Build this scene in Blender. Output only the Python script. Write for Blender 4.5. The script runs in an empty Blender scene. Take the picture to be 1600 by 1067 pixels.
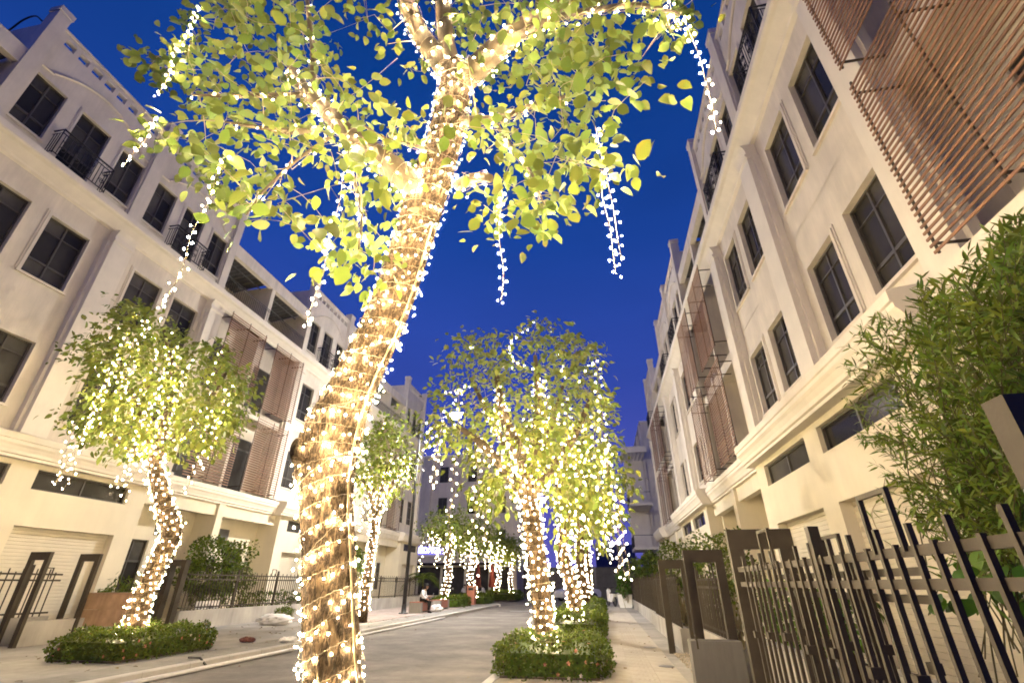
import bpy, math, random
import numpy as np
from mathutils import Vector, Matrix

random.seed(7)
rng = np.random.default_rng(7)
SC = bpy.context.scene
COL = SC.collection

# ------------------------------------------------------------------ camera
CAM_H, F_PX = 1.27, 732.0
PITCH, YAW = math.atan(379 / 732.0), math.atan(145 / 824.3)
cam = bpy.data.cameras.new("camera")
cam.sensor_width, cam.lens = 36.0, F_PX / 1600 * 36
cam.clip_start, cam.clip_end = 0.05, 4000
cam_o = bpy.data.objects.new("camera", cam)
COL.objects.link(cam_o)
cam_o.location = (0, 0, CAM_H)
cam_o.rotation_euler = (math.pi / 2 + PITCH, 0, YAW)
SC.camera = cam_o

# ------------------------------------------------------------------ sky (blue hour)
world = bpy.data.worlds.new("World")
SC.world = world
world.use_nodes = True
wn = world.node_tree
wn.nodes.clear()
w_out = wn.nodes.new("ShaderNodeOutputWorld")
w_bg = wn.nodes.new("ShaderNodeBackground")
w_tc = wn.nodes.new("ShaderNodeTexCoord")
w_sep = wn.nodes.new("ShaderNodeSeparateXYZ")
w_rmp = wn.nodes.new("ShaderNodeValToRGB")
wn.links.new(w_tc.outputs["Generated"], w_sep.inputs[0])
wn.links.new(w_sep.outputs["Z"], w_rmp.inputs[0])
w_n = wn.nodes.new("ShaderNodeTexNoise"); w_n.inputs["Scale"].default_value = 1.6; w_n.inputs["Detail"].default_value = 5
w_mp = wn.nodes.new("ShaderNodeMapping"); w_mp.inputs["Scale"].default_value = (1, 1, 2.5)
w_mr = wn.nodes.new("ShaderNodeMapRange"); w_mr.inputs[1].default_value = 0.3; w_mr.inputs[2].default_value = 0.75; w_mr.inputs[3].default_value = 0.90; w_mr.inputs[4].default_value = 1.16
w_hv = wn.nodes.new("ShaderNodeHueSaturation")
wn.links.new(w_tc.outputs["Generated"], w_mp.inputs[0]); wn.links.new(w_mp.outputs[0], w_n.inputs["Vector"]); wn.links.new(w_n.outputs["Fac"], w_mr.inputs[0])
wn.links.new(w_mr.outputs[0], w_hv.inputs["Value"]); wn.links.new(w_rmp.outputs[0], w_hv.inputs["Color"]); wn.links.new(w_hv.outputs[0], w_bg.inputs[0])
wn.links.new(w_bg.outputs[0], w_out.inputs[0])
cr = w_rmp.color_ramp
cr.elements[0].position, cr.elements[0].color = 0.0, (0.078, 0.072, 0.30, 1)
cr.elements[1].position, cr.elements[1].color = 1.0, (0.002, 0.022, 0.13, 1)
for p, c in ((0.16, (0.052, 0.058, 0.285, 1)), (0.38, (0.022, 0.046, 0.262, 1)), (0.62, (0.008, 0.040, 0.232, 1)), (0.82, (0.003, 0.030, 0.165, 1))):
    e = cr.elements.new(p); e.color = c
w_bg.inputs[1].default_value = 0.60

# ------------------------------------------------------------------ exposure and sampling
SC.view_settings.view_transform = 'Standard'
SC.view_settings.look = 'None'
SC.view_settings.exposure = 1.25
SC.view_settings.gamma = 1.0
SC.view_settings.use_curve_mapping = False
SC.render.engine = 'CYCLES'
cy = SC.cycles
cy.use_denoising = True
try:
    cy.denoiser = 'OPENIMAGEDENOISE'; cy.denoising_prefilter = 'ACCURATE'
except Exception:
    pass
cy.use_light_tree = True
cy.max_bounces, cy.diffuse_bounces, cy.glossy_bounces, cy.transmission_bounces, cy.transparent_max_bounces = 6, 3, 2, 3, 4
cy.sample_clamp_indirect = 3.0
cy.caustics_reflective = cy.caustics_refractive = False
cy.filter_width = 1.8
BULB_L = 760.0            # radiance of a fairy-light bulb

# ------------------------------------------------------------------ measuring helpers
_fw = np.array([-math.sin(YAW) * math.cos(PITCH), math.cos(YAW) * math.cos(PITCH), math.sin(PITCH)])
_rt = np.array([math.cos(YAW), math.sin(YAW), 0.0])
_up = np.cross(_rt, _fw)
def survey(x, y, Y):
    """point of the place that stands on the cross-street plane Y and was measured at (x, y) in the survey photograph"""
    r = _fw * F_PX + _rt * (x - 800) - _up * (y - 533)
    return np.array([0, 0, CAM_H]) + r * (Y / r[1])
def depth_of(p):
    return float((np.array(p) - np.array([0, 0, CAM_H])) @ _fw)
def seen_at(p):
    d = np.array(p) - np.array([0, 0, CAM_H]); w = d @ _fw
    return 800 + F_PX * (d @ _rt) / w, 533 - F_PX * (d @ _up) / w
def in_poly(x, y, poly):
    c = False; n = len(poly); j = n - 1
    for i in range(n):
        xi, yi = poly[i]; xj, yj = poly[j]
        if (yi > y) != (yj > y) and x < (xj - xi) * (y - yi) / (yj - yi) + xi: c = not c
        j = i
    return c

# ------------------------------------------------------------------ materials
def new_mat(name):
    m = bpy.data.materials.new(name); m.use_nodes = True
    nt = m.node_tree
    return m, nt, nt.nodes["Principled BSDF"]
def set_in(b, **kw):
    for k, v in kw.items():
        k = k.replace("_", " ")
        if k in b.inputs: b.inputs[k].default_value = v
def mat(name, col, rough=0.7, var=0.12, scale=3.0, bump=0.0, bscale=40.0, metal=0.0, spec=0.4, stretch=(1, 1, 1), island=0.0, objrand=0.0, stain=0.0):
    m, nt, b = new_mat(name)
    L = nt.links.new
    set_in(b, Roughness=rough, Metallic=metal, Specular_IOR_Level=spec)
    tc = nt.nodes.new("ShaderNodeTexCoord"); mp = nt.nodes.new("ShaderNodeMapping")
    L(tc.outputs["Object"], mp.inputs[0]); mp.inputs["Scale"].default_value = stretch
    n = nt.nodes.new("ShaderNodeTexNoise"); n.inputs["Scale"].default_value = scale; n.inputs["Detail"].default_value = 6
    L(mp.outputs[0], n.inputs["Vector"])
    rm = nt.nodes.new("ShaderNodeMapRange"); rm.inputs[1].default_value = 0.3; rm.inputs[2].default_value = 0.7
    rm.inputs[3].default_value = 1 - var; rm.inputs[4].default_value = 1 + var
    L(n.outputs["Fac"], rm.inputs[0])
    hv = nt.nodes.new("ShaderNodeHueSaturation"); hv.inputs["Color"].default_value = (*col, 1)
    val = rm.outputs[0]
    def mul(a, src, lo, hi):
        r2 = nt.nodes.new("ShaderNodeMapRange"); r2.inputs[3].default_value = lo; r2.inputs[4].default_value = hi
        L(src, r2.inputs[0])
        mm = nt.nodes.new("ShaderNodeMath"); mm.operation = 'MULTIPLY'; L(a, mm.inputs[0]); L(r2.outputs[0], mm.inputs[1])
        return mm.outputs[0]
    if island:
        g = nt.nodes.new("ShaderNodeNewGeometry"); val = mul(val, g.outputs["Random Per Island"], 1 - island, 1 + island)
    if objrand:
        oi = nt.nodes.new("ShaderNodeObjectInfo"); val = mul(val, oi.outputs["Random"], 1 - objrand, 1 + objrand)
    if stain:
        n3 = nt.nodes.new("ShaderNodeTexNoise"); n3.inputs["Scale"].default_value = 0.9; n3.inputs["Detail"].default_value = 9; n3.inputs["Roughness"].default_value = 0.7
        mp3 = nt.nodes.new("ShaderNodeMapping"); mp3.inputs["Scale"].default_value = (1, 1.0, 0.35); L(tc.outputs["Object"], mp3.inputs[0]); L(mp3.outputs[0], n3.inputs["Vector"])
        r3 = nt.nodes.new("ShaderNodeMapRange"); r3.inputs[1].default_value = 0.38; r3.inputs[2].default_value = 0.62; L(n3.outputs["Fac"], r3.inputs[0])
        val = mul(val, r3.outputs[0], 1 - stain, 1.0)
        n4 = nt.nodes.new("ShaderNodeTexNoise"); n4.inputs["Scale"].default_value = 1.0; n4.inputs["Detail"].default_value = 7; n4.inputs["Roughness"].default_value = 0.75
        mp4 = nt.nodes.new("ShaderNodeMapping"); mp4.inputs["Scale"].default_value = (5.0, 5.0, 0.22); L(tc.outputs["Object"], mp4.inputs[0]); L(mp4.outputs[0], n4.inputs["Vector"])
        r4 = nt.nodes.new("ShaderNodeMapRange"); r4.inputs[1].default_value = 0.30; r4.inputs[2].default_value = 0.58; L(n4.outputs["Fac"], r4.inputs[0])
        val = mul(val, r4.outputs[0], 1 - stain*0.6, 1.0)
    L(val, hv.inputs["Value"]); L(hv.outputs[0], b.inputs["Base Color"])
    if bump:
        n2 = nt.nodes.new("ShaderNodeTexNoise"); n2.inputs["Scale"].default_value = bscale; n2.inputs["Detail"].default_value = 5
        L(mp.outputs[0], n2.inputs["Vector"])
        bp = nt.nodes.new("ShaderNodeBump"); bp.inputs["Strength"].default_value = bump; bp.inputs["Distance"].default_value = 0.02
        L(n2.outputs["Fac"], bp.inputs["Height"]); L(bp.outputs[0], b.inputs["Normal"])
    return m
def leaf_mat(name, col, trans, rough=0.45, island=0.45, hue=0.025):
    m, nt, b = new_mat(name); L = nt.links.new
    set_in(b, Roughness=rough, Specular_IOR_Level=0.35)
    g = nt.nodes.new("ShaderNodeNewGeometry"); oi = nt.nodes.new("ShaderNodeObjectInfo")
    ad = nt.nodes.new("ShaderNodeMath"); ad.operation = 'ADD'; L(g.outputs["Random Per Island"], ad.inputs[0]); L(oi.outputs["Random"], ad.inputs[1])
    fr = nt.nodes.new("ShaderNodeMath"); fr.operation = 'FRACT'; L(ad.outputs[0], fr.inputs[0])
    r = nt.nodes.new("ShaderNodeMapRange"); r.inputs[3].default_value = 1 - island; r.inputs[4].default_value = 1 + island; L(fr.outputs[0], r.inputs[0])
    wv = nt.nodes.new("ShaderNodeMath"); wv.operation = 'MULTIPLY'; wv.inputs[1].default_value = 7.31; L(fr.outputs[0], wv.inputs[0])
    f2 = nt.nodes.new("ShaderNodeMath"); f2.operation = 'FRACT'; L(wv.outputs[0], f2.inputs[0])
    rh = nt.nodes.new("ShaderNodeMapRange"); rh.inputs[3].default_value = 0.5 - hue; rh.inputs[4].default_value = 0.5 + hue; L(f2.outputs[0], rh.inputs[0])
    tr = nt.nodes.new("ShaderNodeBsdfTranslucent"); mx = nt.nodes.new("ShaderNodeMixShader"); mx.inputs[0].default_value = 0.42
    for c, tgt in ((col, b.inputs["Base Color"]), (trans, tr.inputs["Color"])):
        hv = nt.nodes.new("ShaderNodeHueSaturation"); hv.inputs["Color"].default_value = (*c, 1)
        L(r.outputs[0], hv.inputs["Value"]); L(rh.outputs[0], hv.inputs["Hue"]); L(hv.outputs[0], tgt)
    out = nt.nodes["Material Output"]
    L(b.outputs[0], mx.inputs[1]); L(tr.outputs[0], mx.inputs[2]); L(mx.outputs[0], out.inputs["Surface"])
    return m
def emit_mat(name, col, strength):
    m, nt, b = new_mat(name)
    set_in(b, Base_Color=(*[min(1, c) for c in col], 1), Emission_Color=(*col, 1), Emission_Strength=strength)
    return m
def bark_mat(name, dark, light, vscale=14.0, bump=0.9):
    m, nt, b = new_mat(name); L = nt.links.new
    set_in(b, Roughness=0.9, Specular_IOR_Level=0.15)
    tc = nt.nodes.new("ShaderNodeTexCoord"); mp = nt.nodes.new("ShaderNodeMapping"); mp.inputs["Scale"].default_value = (1, 1, 0.28)
    L(tc.outputs["Object"], mp.inputs[0])
    n = nt.nodes.new("ShaderNodeTexNoise"); n.inputs["Scale"].default_value = vscale; n.inputs["Detail"].default_value = 8; n.inputs["Roughness"].default_value = 0.65
    v = nt.nodes.new("ShaderNodeTexVoronoi"); v.feature = 'DISTANCE_TO_EDGE'; v.inputs["Scale"].default_value = vscale * 1.3
    nd = nt.nodes.new("ShaderNodeVectorMath"); nd.operation = 'MULTIPLY_ADD'; nd.inputs[1].default_value = (0.25,) * 3
    L(mp.outputs[0], n.inputs["Vector"]); L(n.outputs["Color"], nd.inputs[0]); L(mp.outputs[0], nd.inputs[2]); L(nd.outputs[0], v.inputs["Vector"])
    mm = nt.nodes.new("ShaderNodeMath"); mm.operation = 'MULTIPLY_ADD'; mm.inputs[1].default_value = 2.2; L(v.outputs["Distance"], mm.inputs[0])
    sb = nt.nodes.new("ShaderNodeMath"); sb.operation = 'MULTIPLY'; sb.inputs[1].default_value = 0.6; L(n.outputs["Fac"], sb.inputs[0]); L(sb.outputs[0], mm.inputs[2])
    rp = nt.nodes.new("ShaderNodeValToRGB"); rp.color_ramp.elements[0].position = 0.28; rp.color_ramp.elements[0].color = (*dark, 1)
    rp.color_ramp.elements[1].position = 0.85; rp.color_ramp.elements[1].color = (*light, 1)
    L(mm.outputs[0], rp.inputs[0]); L(rp.outputs[0], b.inputs["Base Color"])
    bp = nt.nodes.new("ShaderNodeBump"); bp.inputs["Strength"].default_value = bump; bp.inputs["Distance"].default_value = 0.03
    L(mm.outputs[0], bp.inputs["Height"]); L(bp.outputs[0], b.inputs["Normal"])
    return m

STUCCO = mat("stucco", (0.80, 0.725, 0.60), 0.85, 0.05, 1.6, 0.12, 90, spec=0.2, stain=0.15)
TRIM = mat("trim_paint", (0.84, 0.775, 0.655), 0.75, 0.04, 2.0, 0.06, 60, spec=0.25, stain=0.07)
CREAM = mat("cream_ground_wall", (0.76, 0.69, 0.53), 0.8, 0.04, 1.2, 0.08, 80, spec=0.2, stain=0.06)  # ground floor walls, yellower than the stucco above
GARAGE = mat("shutter_paint", (0.66, 0.60, 0.47), 0.6, 0.05, 2.0)
FRAME = mat("dark_window_frame", (0.075, 0.068, 0.06), 0.45, 0.1)
IRON = mat("wrought_iron", (0.018, 0.017, 0.018), 0.5, 0.1)
FENCE = mat("fence_paint", (0.052, 0.043, 0.034), 0.55, 0.15, 6, 0.05, 60, spec=0.2)
WOOD = mat("louvre_timber", (0.25, 0.135, 0.075), 0.55, 0.18, 8, stretch=(1, 0.15, 1), objrand=0.22)
PLY = mat("crate_plywood", (0.42, 0.27, 0.165), 0.7, 0.2, 4, 0.05, 30, stretch=(1, 0.3, 1), stain=0.3)
ASPHALT = mat("asphalt", (0.215, 0.195, 0.172), 0.8, 0.22, 0.7, 0.35, 160, spec=0.3, stain=0.35)
CONCRETE = mat("concrete", (0.34, 0.325, 0.30), 0.85, 0.14, 0.8, 0.15, 90, stain=0.25)
TILE = mat("paving_tile", (0.40, 0.365, 0.315), 0.8, 0.08, 5, 0.12, 120, objrand=0.08, stain=0.12)
PLINTH = mat("plinth_render", (0.42, 0.40, 0.37), 0.85, 0.1, 1.5, 0.1, 70, stain=0.25)
PLINTH_SHADED = mat("plinth_render_shaded", (0.19, 0.18, 0.165), 0.85, 0.1, 1.5, 0.1, 70, stain=0.25)  # darker copy of the plinth colour, its shade put into the tone
SOIL = mat("soil", (0.10, 0.08, 0.06), 0.95, 0.3, 5, 0.6, 30)
GROUND = mat("ground_earth", (0.11, 0.10, 0.085), 0.95, 0.25, 0.4, 0.3, 20)
STEEL = mat("grey_steel", (0.20, 0.20, 0.20), 0.4, 0.08, metal=0.6)
WHITEP = mat("white_plastic", (0.75, 0.74, 0.72), 0.5, 0.05, 9)
WIRE = mat("clear_cable", (0.17, 0.13, 0.075), 0.35, 0.05)
DARKP = mat("dark_plastic", (0.02, 0.02, 0.022), 0.45, 0.1)
RED = mat("terracotta_paint", (0.33, 0.13, 0.085), 0.7, 0.12, 8)
REDCLOTH = mat("red_canvas", (0.20, 0.045, 0.035), 0.85, 0.12, 8)
HOARD = mat("hoarding_sheet", (0.16, 0.15, 0.13), 0.7, 0.12, 3)
NIGHTB = mat("far_facade", (0.10, 0.10, 0.14), 0.8, 0.1)
SHIRT = mat("white_shirt", (0.72, 0.72, 0.74), 0.85, 0.05, 20, 0.15, 60)
TROUSER = mat("black_cloth", (0.012, 0.012, 0.014), 0.85, 0.1)
SKIN = mat("skin", (0.36, 0.20, 0.13), 0.55, 0.05)
HAIR = mat("black_hair", (0.012, 0.01, 0.009), 0.5, 0.1)
CARP = mat("car_paint", (0.55, 0.56, 0.62), 0.25, 0.03, spec=0.6)
GREENP = mat("bark_pale", (0.07, 0.052, 0.028), 0.8, 0.25, 14, 0.35, 50, stretch=(1, 1, 0.4))
BARK = bark_mat("bark_ridged", (0.014, 0.009, 0.005), (0.135, 0.09, 0.048), 15)
BARK2 = bark_mat("bark_plain", (0.018, 0.012, 0.007), (0.085, 0.058, 0.032), 10, 0.5)
STEMB = mat("stem_brown", (0.085, 0.075, 0.035), 0.8, 0.2, 20)
TWIG = mat("twig_bark", (0.30, 0.25, 0.15), 0.8, 0.2, 20)
LEAF = leaf_mat("leaf_lime", (0.098, 0.142, 0.030), (0.18, 0.235, 0.042))
LEAF2 = leaf_mat("leaf_avenue", (0.130, 0.168, 0.032), (0.26, 0.31, 0.055))
HLEAF = leaf_mat("leaf_hedge", (0.074, 0.112, 0.014), (0.12, 0.16, 0.018), island=0.6)
BLEAF = leaf_mat("leaf_lance", (0.095, 0.145, 0.024), (0.15, 0.205, 0.03), island=0.6, hue=0.03)
BROAD = leaf_mat("leaf_broad", (0.055, 0.12, 0.014), (0.09, 0.17, 0.02))
FLOWER = leaf_mat("petal_orange", (0.75, 0.30, 0.17), (0.4, 0.15, 0.08))
PETALW = leaf_mat("petal_white", (0.75, 0.68, 0.55), (0.4, 0.35, 0.25))
BULB = emit_mat("warm_bulb", (1.0, 0.765, 0.45), BULB_L)
LAMPE = emit_mat("lamp_lens", (1.0, 0.93, 0.86), 1500.0)
SIGNE = emit_mat("sign_letters", (0.85, 0.88, 1.0), 3.0)
SIGNB = emit_mat("sign_panel", (0.16, 0.14, 0.62), 0.8)
TOWERE = emit_mat("tower_letters", (0.85, 0.9, 1.0), 2.2)
def glass_mat():
    m, nt, b = new_mat("window_glass"); L = nt.links.new
    oi = nt.nodes.new("ShaderNodeObjectInfo")
    tc = nt.nodes.new("ShaderNodeTexCoord"); n = nt.nodes.new("ShaderNodeTexNoise"); n.inputs["Scale"].default_value = 1.3; n.inputs["Detail"].default_value = 3
    L(tc.outputs["Object"], n.inputs["Vector"])
    rp = nt.nodes.new("ShaderNodeValToRGB"); rp.color_ramp.elements[0].color = (0.018, 0.017, 0.017, 1); rp.color_ramp.elements[1].color = (0.16, 0.15, 0.135, 1)
    a = nt.nodes.new("ShaderNodeMath"); a.operation = 'MULTIPLY'; L(oi.outputs["Random"], a.inputs[0]); L(n.outputs["Fac"], a.inputs[1]); L(a.outputs[0], rp.inputs[0])
    L(rp.outputs[0], b.inputs["Base Color"])
    set_in(b, Roughness=0.14, Specular_IOR_Level=0.16)
    bp = nt.nodes.new("ShaderNodeBump"); bp.inputs["Strength"].default_value = 0.05; n2 = nt.nodes.new("ShaderNodeTexNoise"); n2.inputs["Scale"].default_value = 0.8
    L(tc.outputs["Object"], n2.inputs["Vector"]); L(n2.outputs["Fac"], bp.inputs["Height"]); L(bp.outputs[0], b.inputs["Normal"])
    return m
GLASS = glass_mat()

# ------------------------------------------------------------------ mesh helpers
class MB:
    def __init__(s): s.v = []; s.f = []
    def box(s, x0, x1, y0, y1, z0, z1):
        i = len(s.v)
        s.v += [(x0, y0, z0), (x1, y0, z0), (x1, y1, z0), (x0, y1, z0), (x0, y0, z1), (x1, y0, z1), (x1, y1, z1), (x0, y1, z1)]
        s.f += [(i, i+3, i+2, i+1), (i+4, i+5, i+6, i+7), (i, i+1, i+5, i+4), (i+1, i+2, i+6, i+5), (i+2, i+3, i+7, i+6), (i+3, i, i+4, i+7)]
        return s
    def poly(s, pts):
        i = len(s.v); s.v += [tuple(p) for p in pts]; s.f.append(tuple(range(i, i + len(pts)))); return s
    def prism(s, prof, a0, a1, axis='y'):
        """extrude a closed (o, z) profile along y (or an (x, z) one)"""
        n = len(prof); i = len(s.v)
        for a in (a0, a1):
            for (p, q) in prof:
                s.v.append((p, a, q) if axis == 'y' else ((a, p, q) if axis == 'x' else (p, q, a)))
        for k in range(n):
            s.f.append((i + k, i + (k + 1) % n, i + n + (k + 1) % n, i + n + k))
        s.f.append(tuple(range(i + n - 1, i - 1, -1))); s.f.append(tuple(range(i + n, i + 2 * n)))
        return s
    def tube(s, pts, r, seg=6, caps=True):
        V, Fc = tube_np(pts, r, seg, caps); i = len(s.v)
        s.v += [tuple(p) for p in V]; s.f += [tuple(q + i for q in f) for f in Fc]
        return s
    def lathe(s, prof, seg=16, at=(0, 0, 0)):
        i = len(s.v); n = len(prof)
        for k in range(seg):
            a = 2 * math.pi * k / seg
            for (r, z) in prof: s.v.append((at[0] + r * math.cos(a), at[1] + r * math.sin(a), at[2] + z))
        for k in range(seg):
            k2 = (k + 1) % seg
            for j in range(n - 1): s.f.append((i + k*n + j, i + k2*n + j, i + k2*n + j + 1, i + k*n + j + 1))
        return s
    def mesh(s, name, m, smooth=False):
        me = bpy.data.meshes.new(name); me.from_pydata(s.v, [], s.f); me.update()
        if m: me.materials.append(m)
        if smooth: me.polygons.foreach_set("use_smooth", [True] * len(me.polygons))
        return me
def tube_np(pts, r, seg=6, caps=True, closed=False):
    P = np.array(pts, float); n = len(P)
    R = np.full(n, r, float) if np.isscalar(r) else np.array(r, float)
    T = np.gradient(P, axis=0); T /= (np.linalg.norm(T, axis=1)[:, None] + 1e-9)
    a = np.array([0, 0, 1.0]) if abs(T[0][2]) < 0.9 else np.array([1.0, 0, 0])
    u = np.cross(T[0], a); u /= np.linalg.norm(u)
    V = []; ang = np.arange(seg) * 2 * math.pi / seg; ca, sa = np.cos(ang)[:, None], np.sin(ang)[:, None]
    for k in range(n):
        u = u - T[k] * (u @ T[k]); u /= (np.linalg.norm(u) + 1e-9); w = np.cross(T[k], u)
        V.append(P[k] + R[k] * (ca * u + sa * w))
    V = np.concatenate(V); F = []
    for k in range(n - 1):
        for j in range(seg):
            j2 = (j + 1) % seg
            F.append((k*seg + j, k*seg + j2, (k+1)*seg + j2, (k+1)*seg + j))
    if caps: F.append(tuple(range(seg - 1, -1, -1))); F.append(tuple((n-1)*seg + j for j in range(seg)))
    return V, F
def np_mesh(name, V, tris, m, smooth=False):
    me = bpy.data.meshes.new(name); nv, nf = len(V), len(tris)
    me.vertices.add(nv); me.vertices.foreach_set("co", np.asarray(V, np.float32).ravel())
    me.loops.add(nf * 3); me.loops.foreach_set("vertex_index", np.asarray(tris, np.int32).ravel())
    me.polygons.add(nf); me.polygons.foreach_set("loop_start", np.arange(0, nf * 3, 3, dtype=np.int32))
    if smooth: me.polygons.foreach_set("use_smooth", np.ones(nf, bool))
    me.materials.append(m); me.update(calc_edges=True)
    return me
def link(name, data, parent=None, loc=(0, 0, 0), rot=(0, 0, 0), kind=None):
    o = bpy.data.objects.new(name, data); COL.objects.link(o)
    if parent: o.parent = parent
    o.location = loc; o.rotation_euler = rot
    if kind: o["kind"] = kind
    return o
def thing(name, label, cat, loc=(0, 0, 0), rotz=0.0, group=None, data=None):
    o = bpy.data.objects.new(name, data); COL.objects.link(o)
    o.location = loc; o.rotation_euler = (0, 0, rotz)
    o["label"] = label; o["category"] = cat
    if group: o["group"] = group
    return o
CACHE = {}
def cached(key, fn):
    if key not in CACHE: CACHE[key] = fn()
    return CACHE[key]
def resample(pts, step):
    P = np.array(pts, float); d = np.r_[0, np.cumsum(np.linalg.norm(np.diff(P[:, :3], axis=0), axis=1))]
    n = max(2, int(d[-1] / step) + 1); t = np.linspace(0, d[-1], n)
    return np.stack([np.interp(t, d, P[:, i]) for i in range(P.shape[1])], 1)
def smooth_path(pts, step):
    """Catmull-Rom through the points (any number of columns), resampled"""
    P = np.array(pts, float); Q = np.vstack([2*P[0] - P[1], P, 2*P[-1] - P[-2]]); out = []
    for i in range(1, len(Q) - 2):
        for t in np.linspace(0, 1, 8, endpoint=False):
            a, b, c, d = Q[i-1], Q[i], Q[i+1], Q[i+2]
            out.append(0.5 * (2*b + (c - a)*t + (2*a - 5*b + 4*c - d)*t*t + (3*b - a - 3*c + d)*t**3))
    out.append(P[-1])
    return resample(out, step)

# ------------------------------------------------------------------ ground, road, pavements
XR, XL = 5.2, -16.3            # upper facade planes
KR, KL = -1.87, -7.45          # kerb lines
def sheet(name, pts, z, m):
    return link(name, MB().poly([(x, y, z) for x, y in pts]).mesh(name, m), kind='structure')
sheet('ground', [(-900, -300), (900, -300), (900, 1500), (-900, 1500)], -0.16, GROUND)
sheet('road', [(KL - 0.05, -25), (KR + 0.05, -25), (KR + 0.05, 46), (14, 46.5), (14, 58), (-30, 58), (-30, 47), (-11.5, 44), (-8.2, 38)], -0.125, ASPHALT)
pr = link('pavement', MB().box(KR + 0.16, 1.75, -20, 45, -0.15, -0.012).mesh('pavement', CONCRETE), kind='structure')
def tile_mesh(tactile):
    b = MB(); s = 0.396
    b.prism([(0, -0.012), (s, -0.012), (s, -0.003), (s - 0.004, 0), (0.004, 0), (0, -0.003)], 0, s)
    if tactile:
        for k in range(5): b.box(0.03 + k * 0.073, 0.06 + k * 0.073, 0.01, s - 0.01, -0.001, 0.006)
    return b.mesh('tile', TILE)
TM, TT = tile_mesh(False), tile_mesh(True)
for j in range(31):
    for i in range(7):
        x = KR + 0.165 + 0.4 * i; y = 7.6 + 0.4 * j
        link('tile', TT if i == 5 else TM, pr, (x, y, 0.0005 * random.random()))
b = MB()
for j in range(38, 92):
    for i in range(7):
        b.box(KR + 0.165 + 0.4*i, KR + 0.165 + 0.4*i + 0.394, 7.6 + 0.4*(j-7), 7.6 + 0.4*(j-7) + 0.394, -0.011, 0)
link('far_tiles', b.mesh('far_tiles', TILE), pr, kind='stuff')
# left pavement: light concrete with a darker band of slabs behind the kerb
pl = link('pavement', MB().poly([(-16.2, -20, -0.012), (KL - 0.16, -20, -0.012), (KL - 0.16, 38, -0.012), (-9.0, 41, -0.012), (-12, 44.2, -0.012), (-30, 46, -0.012), (-30, -20, -0.012)]).mesh('pavement', CONCRETE), kind='structure')
SLAB = mat("kerb_band_slab", (0.27, 0.26, 0.24), 0.85, 0.12, 2.5, 0.15, 80, objrand=0.10, stain=0.25)
slab = MB().prism([(0, -0.02), (0.9, -0.02), (0.9, -0.003), (0.894, 0), (0.006, 0), (0, -0.003)], 0, 0.592).mesh('slab', SLAB)
for j in range(50):
    link('slab', slab, pl, (KL - 0.16 - 0.905, 6.2 + 0.6 * j, 0))
PINK = mat("pink_paver", (0.40, 0.33, 0.29), 0.85, 0.1, 5, 0.15, 90, island=0.12, stain=0.15)
b = MB()
for j in range(56):
    for i in range(9):
        if i*0.42 > 3.6 and False: continue
        b.box(-12.6 + 0.42*i, -12.6 + 0.42*i + 0.412, 19.5 + 0.32*j, 19.5 + 0.32*j + 0.312, -0.02, 0.004 + 0.002*random.random())
link('pavers', b.mesh('pavers', PINK), pl, kind='stuff')
# kerbs, stone by stone
kst = MB().prism([(0, -0.14), (0.16, -0.14), (0.16, 0.002), (0.145, 0.015), (0.0, 0.015)], 0, 0.99)
KERB = mat("kerb_stone", (0.45, 0.43, 0.40), 0.8, 0.12, 4, 0.12, 60, objrand=0.08)
km = kst.mesh('kerb_stone', KERB)
kr = link('kerb', MB().box(KR + 0.01, KR + 0.14, -20, 5, -0.15, 0.005).mesh('kerb', KERB), kind='structure')
kl = link('kerb', MB().box(KL - 0.14, KL - 0.01, -20, 3, -0.15, 0.005).mesh('kerb', KERB), kind='structure')
for j in range(40):
    o = link('kerb_stone', km, kr, (KR + 0.16, 6.0 + j, 0)); o.scale = (-1, 1, 1)
    if j < 34: link('kerb_stone', km, kl, (KL - 0.16, 3.0 + j, 0))
for (x0, y0), (x1, y1) in (((-7.5, 37.2), (-8.1, 39.2)), ((-8.15, 39.3), (-9.6, 41.4)), ((-9.7, 41.5), (-11.9, 43.6)), ((-12, 43.65), (-14, 44.6))):
    L_ = math.hypot(x1 - x0, y1 - y0)
    o = link('kerb_stone', km, kl, (x0, y0, 0), (0, 0, math.atan2(y1 - y0, x1 - x0) - math.pi / 2)); o.scale = (1, L_, 1)
# pale cable duct lying in the left gutter, and a manhole-like repair patch on the road
c = thing('cable_duct', 'thin white cable duct lying along the gutter of the road', 'duct')
b = MB(); b.tube([(KL + 0.10, 6.0, -0.085), (KL + 0.09, 12, -0.085), (KL + 0.1, 18.0, -0.085), (KL + 0.09, 24, -0.085)], 0.035, 8); link('pipe', b.mesh('pipe', WHITEP, True), c)
b = MB(); b.tube([(KL + 0.10, 9.3, -0.08), (KL - 0.10, 9.32, 0.05), (KL - 0.5, 9.5, 0.03)], 0.018, 6); link('branch_cable', b.mesh('branch_cable', DARKP, True), c)
lm = mat("road_paint", (0.55, 0.54, 0.52), 0.8, 0.2, 12)
for y in (31.0, 22.0):
    sheet('lane_marking', [(-5.6, y), (-3.9, y + 0.1), (-3.9, y + 0.32), (-5.6, y + 0.22)], -0.121, lm) if y > 30 else None

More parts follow.
